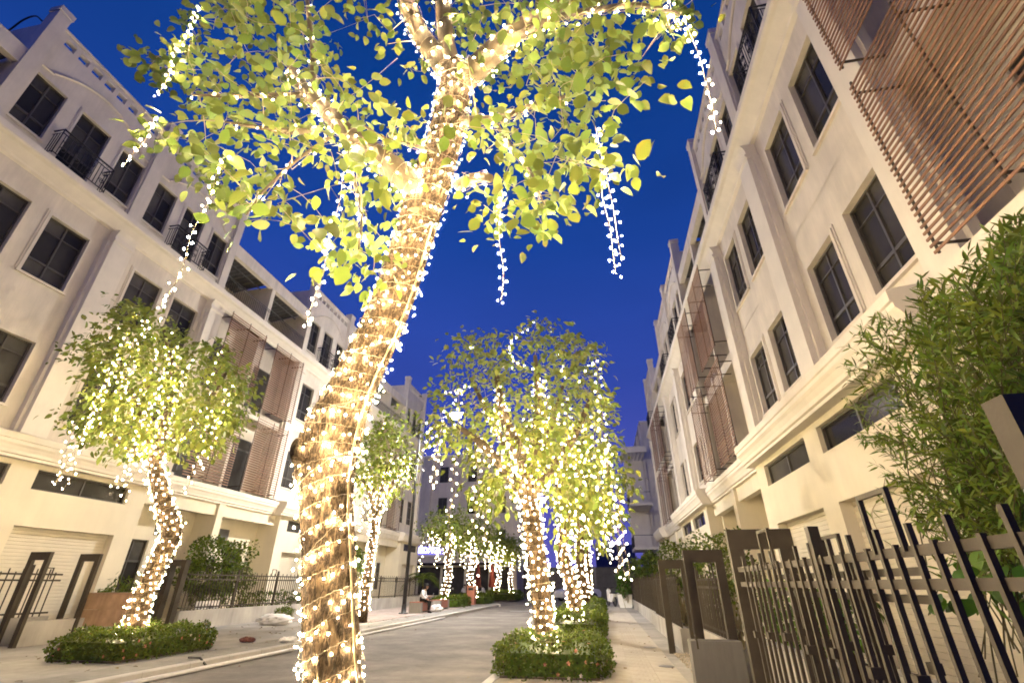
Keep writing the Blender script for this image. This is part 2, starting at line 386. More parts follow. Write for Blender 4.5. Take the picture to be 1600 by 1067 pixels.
# ------------------------------------------------------------------ townhouses
HW = 7.92                      # width of one house
def wall_holes(b, u0, u1, z0, z1, holes, o=0.0, t=0.25):
    us = sorted({u0, u1, *[h[0] for h in holes], *[h[1] for h in holes]}); zs = sorted({z0, z1, *[h[2] for h in holes], *[h[3] for h in holes]})
    for i in range(len(us) - 1):
        for j in range(len(zs) - 1):
            uc, zc = (us[i] + us[i+1]) / 2, (zs[j] + zs[j+1]) / 2
            if any(h[0] < uc < h[1] and h[2] < zc < h[3] for h in holes): continue
            b.poly([(o, us[i], zs[j]), (o, us[i+1], zs[j]), (o, us[i+1], zs[j+1]), (o, us[i], zs[j+1])])
    for (a, c, d, e) in holes:
        b.poly([(o, a, d), (o - t, a, d), (o - t, a, e), (o, a, e)]); b.poly([(o, c, d), (o - t, c, d), (o - t, c, e), (o, c, e)])
        b.poly([(o, a, d), (o - t, a, d), (o - t, c, d), (o, c, d)]); b.poly([(o, a, e), (o - t, a, e), (o - t, c, e), (o, c, e)])
def casing(b, a, c, d, e, o=0.0, w=0.09, p=0.045):
    b.box(o + 0.001, o + p, a - w, a, d, e + w); b.box(o + 0.001, o + p, c, c + w, d, e + w); b.box(o + 0.001, o + p, a, c, e, e + w)
    b.box(o + 0.001, o + p * 0.5, a - w * 1.6, a - w, d, e + w * 1.6); b.box(o + 0.001, o + p * 0.5, c + w, c + w * 1.6, d, e + w * 1.6); b.box(o + 0.001, o + p * 0.5, a - w, c + w, e + w, e + w * 1.6)
    b.box(o + 0.001, o + 0.07, a - w * 1.2, c + w * 1.2, d - 0.07, d)
W23 = [(0.87, 2.11), (2.70, 3.96)]
Z2, Z3 = (5.80, 7.70), (9.52, 11.62)
W4 = [(0.33, 1.25), (3.33, 4.25)]
D4 = (1.77, 2.80)
def window_meshes(w, h, cols, rows):
    """frame centred on u, standing on z=0; rows are fractions from the bottom"""
    fr = MB(); t = 0.045
    fr.box(-0.02, 0.05, 0, t, 0, h); fr.box(-0.02, 0.05, w - t, w, 0, h); fr.box(-0.02, 0.05, t, w - t, 0, t); fr.box(-0.02, 0.05, t, w - t, h - t, h)
    zs = [0.0]; acc = 0
    for r in rows: acc += r; zs.append(acc * h)
    us = [w * i / cols for i in range(cols + 1)]
    for u in us[1:-1]: fr.box(-0.015, 0.04, u - 0.025, u + 0.025, t, h - t)
    for k, z in enumerate(zs[1:-1]): 
        e = 0.035 if k == 0 else 0.014
        for i in range(cols): fr.box(-0.013, 0.035, us[i] + (0.025 if i else t), us[i+1] - (0.025 if i < cols - 1 else t), z - e, z + e)
    panes = [((us[i], us[i+1]), (zs[j], zs[j+1])) for i in range(cols) for j in range(len(rows))]
    return fr, panes
def add_window(root, a, c, d, e, o, cols, rows, detail, name='window', pane_o=-0.02):
    w, h = c - a, e - d; key = (round(w, 3), round(h, 3), cols, tuple(rows))
    fm = cached(('wf',) + key, lambda: window_meshes(w, h, cols, rows)[0].mesh('window', FRAME))
    f = link(name, fm, root, (o, a, d))
    if detail:
        for (u0, u1), (z0, z1) in window_meshes(w, h, cols, rows)[1]:
            pm = cached(('pn', round(u1 - u0, 3), round(z1 - z0, 3)), lambda: MB().box(-0.006, 0, 0, u1 - u0, 0, z1 - z0).mesh('pane', GLASS))
            q = link('pane', pm, f, (0.0, u0, z0), (0, random.uniform(-.006, .006), random.uniform(-.006, .006)))
    else:
        link('pane', cached(('pn1',) + key, lambda: MB().box(-0.01, 0, 0.01, w - 0.01, 0.01, h - 0.01).mesh('pane', GLASS)), f)
    return f
def cornice_prof(off=0.0, zs=0.0):
    return [(0.0, 4.33), (0.80 + off, 4.33), (0.80 + off, 4.40), (0.85 + off, 4.42), (0.87 + off, 4.50), (0.92 + off, 4.60), (0.97 + off, 4.66), (0.97 + off, 4.74), (1.0 + off, 4.76), (1.0 + off, 4.92), (0.9 + off, 4.96), (0.0, 5.06)]
LEDGE = [(0.0, 12.42), (0.10, 12.47), (0.12, 12.53), (0.36, 12.76), (0.46, 12.80), (0.50, 12.85), (0.50, 13.05), (0.42, 13.10), (0.0, 13.16)]
def scroll(b, u, z, r, turns=1.4, o=0.0, s=1, th=0.013):
    pts = []
    for k in range(22):
        t = k / 21; a = s * t * turns * 2 * math.pi; rr = r * (1 - 0.75 * t)
        pts.append((o, u + rr * math.cos(a), z + rr * math.sin(a)))
    b.tube(pts, th, 4, False)
def railing_mesh():
    b = MB(); u0, u1, z0, z1, oo = 1.42, 3.15, 13.18, 14.2, 0.43
    for z, r in ((z0 + 0.06, 0.018), (z1 - 0.14, 0.017), (z1, 0.03)):
        b.tube([(0.02, u0, z), (oo, u0, z), (oo, u1, z), (0.02, u1, z)], r, 5)
    for u in (u0, u1): b.tube([(oo, u, z0), (oo, u, z1 + 0.02)], 0.018, 5)
    n = 16
    for k in range(1, n):
        u = u0 + (u1 - u0) * k / n
        if k % 4 == 2: scroll(b, u, z0 + 0.32, 0.10, o=oo); scroll(b, u, z1 - 0.36, 0.10, o=oo, s=-1)
        else: b.tube([(oo, u, z0 + 0.06), (oo, u, z1 - 0.14)], 0.013, 4)
    for u in (u0, u1):
        for k in range(1, 4): b.tube([(oo * k / 4, u, z0 + 0.06), (oo * k / 4, u, z1 - 0.14)], 0.013, 4)
    for k in range(10): scroll(b, u0 + 0.09 + (u1 - u0 - 0.1) * k / 10, z1 - 0.07, 0.05, 1, oo, 1, 0.006)
    return b.mesh('balcony_railing', IRON, True)
def facade_mesh():
    b = MB()
    h2 = [(a, c, *Z2) for a, c in W23]; h3 = [(a, c, *Z3) for a, c in W23]
    wall_holes(b, 0, 4.6, 5.0, 8.69, h2); wall_holes(b, 0, 4.6, 8.715, 12.5, h3)
    b.box(-0.2, -0.018, 0, 4.6, 8.67, 8.73)
    for h in h2 + h3: casing(b, *h)
    return b.mesh('upper_wall', STUCCO)
def top_mesh():
    b = MB(); slots = [(0.46 + 0.48*k, 0.79 + 0.48*k, 17.20, 17.50) for k in range(8)]
    hs = [(a, c, 13.62, 15.6) for a, c in W4] + [(*D4, 13.2, 15.62)]
    wall_holes(b, 0, 4.6, 13.1, 17.7, hs + slots, t=0.2)
    for h in hs: casing(b, *h, w=0.07, p=0.03)
    b.poly([(-0.2, 0, 16.9), (-0.2, 4.6, 16.9), (-0.2, 4.6, 17.20), (-0.2, 0, 17.20)]); b.poly([(-0.2, 0, 17.5), (-0.2, 4.6, 17.5), (-0.2, 4.6, 17.7), (-0.2, 0, 17.7)])
    for k in range(9):
        u0 = 0 if k == 0 else 0.46 + 0.48*(k-1) + 0.33; u1 = 4.6 if k == 8 else 0.46 + 0.48*k
        b.poly([(-0.2, u0, 17.2), (-0.2, u1, 17.2), (-0.2, u1, 17.5), (-0.2, u0, 17.5)])
    b.box(-0.24, 0.05, 0, 4.6, 17.701, 17.77)                      # coping
    for u0, u1 in ((0.0, 0.24), (4.36, 4.74)):
        b.box(-0.3, 0.12, u0, u1, 13.1, 18.1); b.box(-0.33, 0.15, u0 - (0.03 if u0 else 0), u1 + 0.03, 18.101, 18.32)
    b.box(0.001, 0.06, 0.241, 0.31, 13.1, 17.6); b.box(0.001, 0.06, 4.29, 4.359, 13.1, 17.6)
    b.box(-4.5, -0.3, 4.5, 4.7, 13.1, 17.5)                        # gable side
    arc = []
    for k in range(25):
        t = -1 + 2*k/24; arc.append((0.03, 2.3 + 1.62*t, 15.98 + 0.72*(1 - t*t)))
    arc = [(0.03, 0.32, 15.9), (0.03, 0.66, 15.92)] + arc + [(0.03, 3.94, 15.92), (0.03, 4.28, 15.9)]
    b.tube(arc, 0.045, 4)
    return b.mesh('attic_wall', STUCCO)
def ground_mesh():
    b = MB(); o = 0.55
    hs = [(0.37, 3.35, -0.2, 2.70), (0.36, 3.33, 3.66, 4.20)]
    wall_holes(b, 0, 4.05, -0.2, 4.33, hs, o=o, t=0.28)
    b.poly([(o, 4.05, -0.2), (-0.6, 4.05, -0.2), (-0.6, 4.05, 4.33), (o, 4.05, 4.33)])
    b.poly([(0, 0, 4.33), (o, 0, 4.33), (o, 4.05, 4.33), (0, 4.05, 4.33)])
    return b.mesh('ground_wall', CREAM)
def entrance_mesh():
    b = MB(); hs = [(4.75, 5.85, 0.95, 2.75), (6.3, 7.3, -0.1, 2.35)]
    wall_holes(b, 4.05, HW, -0.2, 4.33, hs, o=-0.6, t=0.2)
    b.poly([(-0.6, 4.05, 4.331), (0.4, 4.05, 4.331), (0.4, HW, 4.331), (-0.6, HW, 4.331)])
    b.box(0.05, 0.30, 4.051, HW - 0.19, 3.86, 4.33)                 # lintel beam
    b.box(-0.6, 0.4, HW - 0.185, HW, -0.2, 4.33)                    # party pier
    b.box(-0.6, 0.9, 4.051, HW - 0.19, -0.1, 0.12)                  # step
    return b.mesh('entrance_wall', CREAM)
def garage_mesh():
    b = MB(); n = 30; prof = []
    for k in range(n):
        z0 = -0.1 + 2.8*k/n; z1 = z0 + 2.8/n; prof += [(0.0, z0 + 0.006), (0.016, z0 + 0.012), (0.016, z1 - 0.004), (0.0, z1 + 0.002)]
    prof += [(-0.04, 2.702), (-0.04, -0.1)]
    b.prism(prof, 0.371, 3.349)
    return b.mesh('garage_door', GARAGE)
def recess_mesh():
    b = MB(); hs = [(5.5, 7.3, 5.2, 7.7), (5.5, 7.3, 8.95, 11.5)]
    wall_holes(b, 4.6, HW, 5.0, 12.45, hs, o=-0.9, t=0.15)
    b.box(-0.9, -0.02, 4.6, 4.7, 5.06, 12.42); b.box(-0.9, -0.02, HW - 0.08, HW, 5.06, 12.42)
    b.box(-0.9, 0.02, 4.7, HW - 0.08, 8.42, 8.82)
    return b.mesh('recess_wall', STUCCO)
def pil_mesh(u0, u1, cap=True):
    b = MB(); b.box(0.001, 0.30, u0, u1, 5.07, 11.95)
    if u0 > 1: b.box(0.001, 0.16, u0 - 0.09, u0, 5.07, 11.95)
    b.box(0.001, 0.16, u1, u1 + 0.09, 5.07, 11.95)
    b.prism([(0.001, 11.951), (0.31, 11.951), (0.35, 12.0), (0.35, 12.06), (0.30, 12.08), (0.30, 12.2), (0.34, 12.33), (0.40, 12.42), (0.001, 12.42)], u0 - (0.02 if u0 > 1 else 0), u1 + 0.02)
    return b
def loggia_mesh():
    b = MB(); hs = [(5.3, 6.9, 13.2, 15.2)]
    wall_holes(b, 4.7, HW, 13.1, 15.9, hs, o=-2.4, t=0.15)
    b.box(-0.22, 0.03, 4.741, HW, 15.35, 15.98)                    # fascia beam
    b.box(-0.2, 0.0, HW - 0.13, HW, 13.16, 15.349)                 # post
    b.box(-2.4, -0.22, HW - 0.07, HW, 13.1, 15.5)                  # partition
    return b.mesh('loggia_wall', STUCCO)
def roof_sheet_mesh():
    b = MB(); n = 44; prof = []
    for k in range(n + 1):
        u = 4.75 + (HW - 0.1 - 4.75) * k / n; prof.append((u, 0.05 if (k // 2) % 2 else 0.0))
    for k in range(n):
        (u0, d0), (u1, d1) = prof[k], prof[k+1]
        b.poly([(-0.22, u0, 15.72 + d0), (-2.5, u0, 15.35 + d0), (-2.5, u1, 15.35 + d1), (-0.22, u1, 15.72 + d1)])
    for o in (-0.8, -1.6): b.box(o - 0.03, o + 0.03, 4.75, HW - 0.1, 15.40, 15.46)
    return b.mesh('roof_sheet', STEEL)
def loggia_rail():
    b = MB()
    for z in (13.25, 13.95, 14.05): b.tube([(0.1, 4.75, z), (0.1, HW, z)], 0.014, 5)
    for k in range(25): b.tube([(0.1, 4.8 + k*(HW - 4.8)/25, 13.2), (0.1, 4.8 + k*(HW - 4.8)/25, 14.05)], 0.009, 4)
    return b.mesh('loggia_railing', IRON)
NS, SP = 32, 0.105
def screen(root, z0, n, detail):
    fr = cached('scrf%d' % n, lambda: (lambda b: [b.box(0.67, 0.694, u - 0.014, u + 0.014, -0.03, n*SP + 0.02) for u in (5.1, 6.28, 7.46)] and
        [b.box(0.0, 0.66, u - 0.015, u + 0.015, z - 0.015, z + 0.015) for u in (5.1, 6.28, 7.46) for z in (0.12, n*SP - 0.25)] and b.mesh('louvre_screen', FENCE))(MB()))
    f = link('louvre_screen', fr, root, (0, 0, z0))
    sm = cached('slat', lambda: MB().prism([(0.0, -0.017), (0.020, -0.017), (0.020, 0.019), (0.0, 0.019)], 5.05, 7.51).mesh('slat', WOOD))
    if detail:
        for k in range(n): link('slat', sm, f, (0.695, random.uniform(-.012, .012), k*SP))
    else:
        am = cached('slats%d' % n, lambda: (lambda b: [b.prism([(0.695, k*SP - 0.017), (0.715, k*SP - 0.017), (0.715, k*SP + 0.019), (0.695, k*SP + 0.019)], 5.05, 7.51) for k in range(n)] and b.mesh('slats', WOOD))(MB()))
        link('slats', am, f, kind='stuff')
def build_house(label, right, P, sgn, detail, group, gshift=0.0):
    h = thing('townhouse', label, 'townhouse', (XR if right else XL, P, 0), 0, group)
    h.scale = (-1 if right else 1, sgn, 1)
    link('upper_wall', cached('fac', facade_mesh), h)
    link('attic_wall', cached('top', top_mesh), h)
    gs = gshift * sgn
    link('ground_wall', cached('gw', ground_mesh), h, (0, gs, 0))
    link('garage_door', cached('gd', garage_mesh), h, (0.30, gs, 0))
    if gs: link('ground_pier', cached('gp%s' % (gs > 0), lambda: (MB().box(-0.2, 0.549, min(0, gs), max(0, gs), -0.2, 4.329) if gs > 0 else MB().box(-0.6, 0.0, 4.05 + gs - 0.0, 4.05, -0.2, 4.329)).mesh('ground_pier', CREAM)), h)
    link('entrance_wall', cached('en', entrance_mesh), h)
    link('recess_wall', cached('re', recess_mesh), h)
    link('pilaster', cached('p1', lambda: pil_mesh(0, 0.36).mesh('pilaster', TRIM)), h)
    link('pilaster', cached('p2', lambda: pil_mesh(4.24, 4.94).mesh('pilaster', TRIM)), h)
    def corn():
        b = MB(); b.prism(cornice_prof(), 0, 4.4); b.prism(cornice_prof(-0.42), 4.401, HW); return b.mesh('cornice', TRIM)
    link('cornice', cached('co', corn), h)
    link('ledge', cached('le', lambda: MB().prism(LEDGE, 0, HW).mesh('ledge', TRIM)), h)
    link('loggia_wall', cached('lo', loggia_mesh), h); link('roof_sheet', cached('rs', roof_sheet_mesh), h); link('loggia_railing', cached('lr', loggia_rail), h)
    link('body_wall', cached('bo', lambda: MB().box(-9, -1.15, 0, HW, -0.2, 13.08).box(-9, -0.31, 0, 4.49, 13.081, 16.89).box(-9, -2.6, 4.71, HW, 13.081, 15.7).mesh('body_wall', STUCCO)), h)
    link('balcony_railing', cached('br', railing_mesh), h)
    for a, c in W23:
        add_window(h, a, c, *Z2, -0.14, 2, (0.27, 0.5, 0.23), detail); add_window(h, a, c, *Z3, -0.14, 2, (0.27, 0.5, 0.23), detail)
    for a, c in W4: add_window(h, a, c, 13.62, 15.6, -0.14, 2, (0.27, 0.5, 0.23), detail)
    add_window(h, *D4, 13.2, 15.62, -0.14, 2, (0.34, 0.44, 0.22), detail, 'balcony_door')
    add_window(h, 0.36 + gs, 3.33 + gs, 3.66, 4.20, 0.40, 2, (1.0,), detail, 'strip_window')
    add_window(h, 5.5, 7.3, 5.2, 7.7, -1.0, 2, (0.8, 0.2), False, 'recess_door'); add_window(h, 5.5, 7.3, 8.95, 11.5, -1.0, 2, (0.8, 0.2), False, 'recess_door')
    add_window(h, 5.3, 6.9, 13.2, 15.2, -2.5, 2, (1.0,), False, 'loggia_door')
    add_window(h, 4.75, 5.85, 0.95, 2.75, -0.72, 2, (0.6, 0.4), detail, 'entrance_window')
    add_window(h, 6.3, 7.3, -0.1, 2.35, -0.72, 2, (1.0,), False, 'front_door')
    v = link('vent_grille', cached('vg', lambda: (lambda b: b.box(0, 0.03, 0, 0.9, 0, 0.55) and [b.box(0.03, 0.06, 0.03, 0.5, 0.05 + 0.07*k, 0.08 + 0.07*k) for k in range(7)] and b.mesh('vent_grille', STEEL))(MB())), h, (-0.598, 5.95, 2.95))
    screen(h, 5.03, NS, detail); screen(h, 8.80, NS + 1, detail)
    return h
P0 = 10.73
ROW = [  # label bits for the right row and the left row, from the near end
    (P0, -1), (P0, 1), (P0 + 2*HW, -1), (P0 + 2*HW, 1), (P0 + 4*HW, -1)]
LBR = ['cream townhouse behind the near steel gate, big timber louvre screens over the leafy bush',
       'cream townhouse whose garage and strip window stand just behind the square gate frame',
       'cream townhouse with louvre screens beside the row of tall plant pots along the tiled pavement',
       'cream townhouse fourth along the tiled pavement, seen very obliquely',
       'last cream townhouse of the row on the tiled pavement side, against open sky']
LBL = ['cream townhouse cut by the picture edge behind the tall grey gate frames and garage',
       'cream townhouse behind the small light-wrapped tree and the wooden crate',
       'cream townhouse with louvre screens behind the leafy bush in the railed garden',
       'cream townhouse half hidden by the thick wrapped trunk, behind the lamp post',
       'end townhouse of the row by the lamp post, its corner facing the side street']
for i, (p, s) in enumerate(ROW):
    build_house(LBR[i], True, p, s, i < 3, 'facing rows of cream townhouses', 0.23)
for i, (p, s) in enumerate(ROW):
    build_house(LBL[i], False, p, s, i < 3, 'facing rows of cream townhouses', 0.0)

# ------------------------------------------------------------------ side-street buildings and far things
def block_building(label, cat, loc, rotz, w, d, h, floors, cols, wallm, name='corner_block', win=(1.1, 1.9), pil=True, sill0=1.0, ground=4.4):
    t = thing(name, label, cat, loc, rotz)
    link('wall', MB().box(0, w, 0.0, d, -0.2, h).mesh('wall', wallm), t)
    link('parapet', MB().box(-0.15, w + 0.15, -0.15, d, h + 0.001, h + 0.25).mesh('parapet', TRIM), t)
    link('band', MB().box(-0.1, w + 0.1, -0.25, 0, ground - 0.3, ground).mesh('band', TRIM), t)
    fh = (h - ground) / floors
    for j in range(floors):
        for i in range(cols):
            u = w * (i + 0.5) / cols - win[0] / 2; z = ground + fh * j + sill0 * 0.6
            fm = cached(('bf',) + win, lambda: (lambda b: b.box(0, win[0], -0.03, 0.0, 0, 0.06).box(0, win[0], -0.03, 0.0, win[1] - 0.06, win[1]).box(0, 0.06, -0.03, 0, 0.06, win[1] - 0.06).box(win[0] - 0.06, win[0], -0.03, 0, 0.06, win[1] - 0.06).box(win[0]/2 - 0.03, win[0]/2 + 0.03, -0.03, 0, 0.06, win[1] - 0.06) and b.mesh('window', FRAME))(MB()))
            f = link('window', fm, t, (u, -0.002, z))
            link('pane', cached(('bp',) + win, lambda: MB().box(0.03, win[0] - 0.03, -0.012, 0, 0.03, win[1] - 0.03).mesh('pane', GLASS)), f)
    if pil:
        for i in range(cols + 1):
            u = w * i / cols
            link('pilaster', MB().box(u - 0.3, u + 0.3, -0.35, 0, ground + 0.001, h - 0.3).mesh('pilaster', wallm), t)
    return t
cb = block_building('grey end block facing down the street with a small blue lit shop sign', 'building', (-24.0, 57, 0), 0.0, 14.5, 10, 15.5, 3, 4, STUCCO)
b = MB(); b.box(0, 14.5, -1.5, -0.01, 3.2, 3.4); link('awning', b.mesh('awning', FENCE), cb)
b = MB()
for k in range(5): b.box(0.4 + 2.8*k, 2.9 + 2.8*k, -0.05, -0.002, 0.2, 3.0)
link('shopfront', b.mesh('shopfront', GLASS), cb)
sg = thing('shop_sign', 'small blue lit shop sign with white letters on the grey end block', 'sign', (-19.6, 56.6, 4.75))
link('panel', MB().box(-2.0, 2.0, -0.06, 0.06, -0.42, 0.42).mesh('panel', SIGNB), sg)
def text_mesh(s, size, m, ext=0.01, align='CENTER'):
    cu = bpy.data.curves.new('lettering', 'FONT'); cu.body = s; cu.size = size; cu.extrude = ext; cu.align_x = align; cu.align_y = 'CENTER'
    o = bpy.data.objects.new('lettering', cu); COL.objects.link(o); bpy.context.view_layer.update()
    me = bpy.data.meshes.new_from_object(o.evaluated_get(bpy.context.evaluated_depsgraph_get()))
    bpy.data.objects.remove(o); me.materials.clear(); me.materials.append(m); return me
link('lettering', text_mesh('FIDAGE', 0.82, SIGNE, 0.02), sg, (0, -0.09, -0.02), (math.pi/2, 0, 0))
s2 = thing('shop_sign', 'short white lit sign piece left of the blue sign', 'sign', (-22.6, 56.6, 4.75))
link('lettering', text_mesh('BC', 0.8, SIGNE, 0.02), s2, (0, -0.09, 0), (math.pi/2, 0, 0))
# right: one more block beyond the row, with stacked balconies and a gridded roof slab
rb = block_building('narrow block beyond the right row with stacked balconies and a gridded roof slab', 'building', (5.6, 69, 0), -math.pi/2, 14, 8, 18.0, 3, 3, STUCCO, 'balcony_block')
b = MB()
for z in (4.2, 8.2):
    b.box(3.1, 5.3, 50, 54.9, z, z + 0.25)
for x in np.linspace(3.2, 5.2, 6): b.box(x - 0.05, x + 0.05, 50.0, 54.9, 13.6, 13.8)
for y in np.linspace(50.0, 54.8, 7): b.box(3.0, 5.3, y - 0.07, y + 0.07, 13.601, 13.799)
b.box(2.9, 5.3, 49.8, 50.0, 13.4, 14.0); b.box(2.85, 3.0, 50.001, 55, 13.4, 14.0)
b.box(3.2, 5.3, 54.7, 54.9, 4.45, 13.6)
me = b.mesh('balcony_slabs', TRIM); o = link('balcony_slabs', me, rb); o.matrix_parent_inverse = (Matrix.Translation((5.6, 69, 0)) @ Matrix.Rotation(-math.pi/2, 4, 'Z')).inverted()
b = MB()
for z in (4.45, 8.45):
    for y in np.linspace(50.05, 54.6, 22): b.box(3.12, 3.14, y, y + 0.02, z, z + 1.0)
    b.box(3.1, 3.16, 50, 54.7, z + 1.0, z + 1.05); b.box(3.1, 5.2, 50, 50.04, z + 1.0, z + 1.05)
o = link('balcony_rails', b.mesh('balcony_rails', IRON), rb); o.matrix_parent_inverse = (Matrix.Translation((5.6, 69, 0)) @ Matrix.Rotation(-math.pi/2, 4, 'Z')).inverted()
# hoarding across the end of the street
hd = thing('hoarding', 'dark sheet hoarding closing the far end of the street', 'fence', (-32, 62, -0.13))
pan = MB().prism([(0, -0.02), (0.25, 0.02), (0.5, -0.02), (0.75, 0.02), (1.0, -0.02), (1.25, 0.02), (1.5, -0.02), (1.75, 0.02), (2.0, -0.02), (2.0, -0.06), (0, -0.06)], 0, 3.2, 'z').mesh('sheet_panel', HOARD)
for k in range(23): link('sheet_panel', pan, hd, (2.005*k, 0, 0))
for k in range(5): link('post', cached('hpost', lambda: MB().box(-0.06, 0.06, -0.22, -0.08, 0, 3.35).mesh('post', STEEL)), hd, (4.0 + 9*k, 0, 0))
tw = thing('tower_block', 'distant dark tower with a tiny lit sign near its top, by the tall palm', 'building', (14, 620, -5))
link('wall', MB().box(-22, 24, 0, 40, 0, 48).mesh('wall', NIGHTB), tw)
link('lit_sign', text_mesh('vantage', 5.0, TOWERE, 0.2), tw, (2, -0.5, 50.5), (math.pi/2, 0, 0))

# ------------------------------------------------------------------ fences and gates
def gate_frame(label, x, y, h=1.76, w=0.60, d=0.085, leg=0.13):
    t = thing('gate_frame', label, 'gate frame', (x, y, 0), 0, 'square steel gate frames')
    for k, u in enumerate((0, w - leg)): link('leg', cached(('gl', d, h), lambda: MB().box(0, leg, -d/2, d/2, -0.02, h - 0.18).mesh('leg', FENCE)), t, (u, 0, 0))
    link('head', cached(('gh', w, d), lambda: MB().box(0, w, -d/2 - 0.001, d/2 + 0.001, 0, 0.18).mesh('head', FENCE)), t, (0, 0, h - 0.18))
    return t
def picket_fence(label, x, y0, y1, pl_h=0.5, top=1.50, r1=1.395, r2=1.27, gap=0.125, sz=0.020, post_every=2.4, group='picket railings along the gardens', base=True, name='picket_fence', boxes=False, pier=True):
    t = thing(name, label, 'railing', (x, y0, 0), 0, group); Ln = y1 - y0
    if base:
        link('plinth', MB().box(-0.09, 0.09, 0, Ln, -0.15, pl_h).mesh('plinth', PLINTH), t)
    zb = pl_h if base else 0.08
    rm = MB().box(-0.02, 0.02, 0.0, Ln, -0.02, 0.02).mesh('rail', FENCE)
    for z in (r1, r2, zb + 0.08): link('rail', rm, t, (0, 0, z))
    n = int(Ln / gap)
    for k in range(1, n):
        tall = [0.0, 0.075][k % 2]
        me = cached(('pk', round(zb, 2), round(top + tall, 3), sz), lambda: MB().box(-sz/2 - 0.022, sz/2 - 0.022, -sz/2, sz/2, zb, top + tall - 0.075).mesh('picket', FENCE))
        link('picket', me, t, (0.0, k*gap, 0), (0, random.uniform(-.004, .004), 0))
        if k % 13 == 5:
            um = cached(('pu', sz, gap), lambda: MB().box(-0.033, -0.011, 0, 0.022, r1, top + 0.16).box(-0.033, -0.011, gap*2 - 0.022, gap*2, r1, top + 0.16).box(-0.033, -0.011, 0.022, gap*2 - 0.022, top + 0.138, top + 0.16).mesh('loop_picket', FENCE))
            link('loop_picket', um, t, (0, k*gap - 0.01 + gap/2, 0))
        if boxes and k % 3 == 1: link('lock_block', cached('lkb', lambda: MB().box(-0.055, -0.005, -0.024, 0.024, 0, 0.05).mesh('lock_block', FENCE)), t, (0, k*gap, 0.86 + 0.012 * (k % 5)))
    k = 0; y = post_every
    while y < Ln - 0.3:
        link('post', cached(('ps', round(zb, 2)), lambda: MB().box(-0.03, 0.03, -0.03, 0.03, zb if base else -0.02, top + 0.09).mesh('post', FENCE)), t, (0.0, y, 0)); y += post_every
    return t
gate_frame('square steel gate frame cut by the right picture edge, nearest of all', 1.18, 1.55)
gate_frame('square steel gate frame at the far end of the near double gate', 1.25, 5.42)
gate_frame('square steel gate frame standing on the grey plinth beside two thin bars', 1.27, 8.62)
gate_frame('square steel gate frame between the gravel strip and the long railing', 1.22, 12.1)
picket_fence('near steel picket gate with small lock blocks, crossing the lower right', 1.30, 1.7, 5.34, base=False, boxes=True, gap=0.135, sz=0.022, post_every=1.72, name='picket_gate', group=None)
picket_fence('second steel gate leaf parked just behind the near picket gate', 1.62, 3.0, 5.3, base=False, top=1.42, r1=1.33, r2=1.20, boxes=True, gap=0.145, name='picket_gate', group=None)
picket_fence('short set-back railing behind the two thin bars and the gravel strip', 1.86, 8.75, 12.0, pl_h=0.5, top=1.44, r1=1.35, r2=1.22, group=None)
picket_fence('long railing on a pale plinth beside the tiled pavement', 1.62, 12.3, 18.6, pl_h=0.42, top=1.48, r1=1.40, r2=1.27)
picket_fence('railing on a pale plinth beyond the long railing, by the tiled pavement', 1.70, 18.9, 26.4, pl_h=0.42, top=1.5, post_every=2.5)
picket_fence('farthest railing beside the tiled pavement near the white planter', 1.72, 26.8, 42, pl_h=0.42, top=1.5, gap=0.16)
t = thing('garden_wall', 'low grey wall behind the second gate frame, under the shrubs', 'wall', (1.95, 5.6, 0))
link('wall_core', MB().box(0, 0.18, 0, 2.9, -0.1, 0.55).box(-0.03, 0.21, -0.02, 2.92, 0.551, 0.60).mesh('wall_core', PLINTH), t)
t = thing('garden_wall', 'low grey plinth under the third gate frame', 'wall', (1.15, 8.3, 0))
link('wall_core', MB().box(0.0, 0.7, 0, 0.28, -0.1, 0.55).mesh('wall_core', PLINTH_SHADED), t)
t = thing('garden_wall', 'low grey wall seen through the bars of the near gate', 'wall', (2.25, 1.2, 0))
link('wall_core', MB().box(0, 0.2, 0, 4.2, -0.1, 0.62).mesh('wall_core', PLINTH), t)
b = MB(); b.box(-0.012, 0.012, -0.012, 0.012, 0.45, 1.72); tb = b.mesh('bar', FENCE)
t = thing('bar_panel', 'pair of thin upright bars joined by small rungs beside the third gate frame', 'railing', (1.24, 8.4, 0))
for k in (0, 1): link('bar', tb, t, (0.0, -0.09*k, 0))
link('rung', MB().box(-0.01, 0.01, -0.078, -0.012, 1.6, 1.62).box(-0.01, 0.01, -0.078, -0.012, 0.6, 0.62).mesh('rung', FENCE), t)
gv = MB()
for k in range(900):
    x, y, s = random.uniform(1.28, 1.74), random.uniform(9.0, 12.0), random.uniform(0.008, 0.02)
    a = random.random()*3; p = [(x + s*math.cos(a + q*2.09), y + s*math.sin(a + q*2.09), 0.002) for q in range(3)]
    gv.poly(p); gv.poly([p[0], p[1], (x, y, s*1.1)]); gv.poly([p[1], p[2], (x, y, s*1.1)]); gv.poly([p[2], p[0], (x, y, s*1.1)])
GRAV = mat("gravel_stone", (0.38, 0.33, 0.26), 0.9, 0.2, 20, island=0.35)
link('gravel', gv.mesh('gravel', GRAV), kind='stuff')
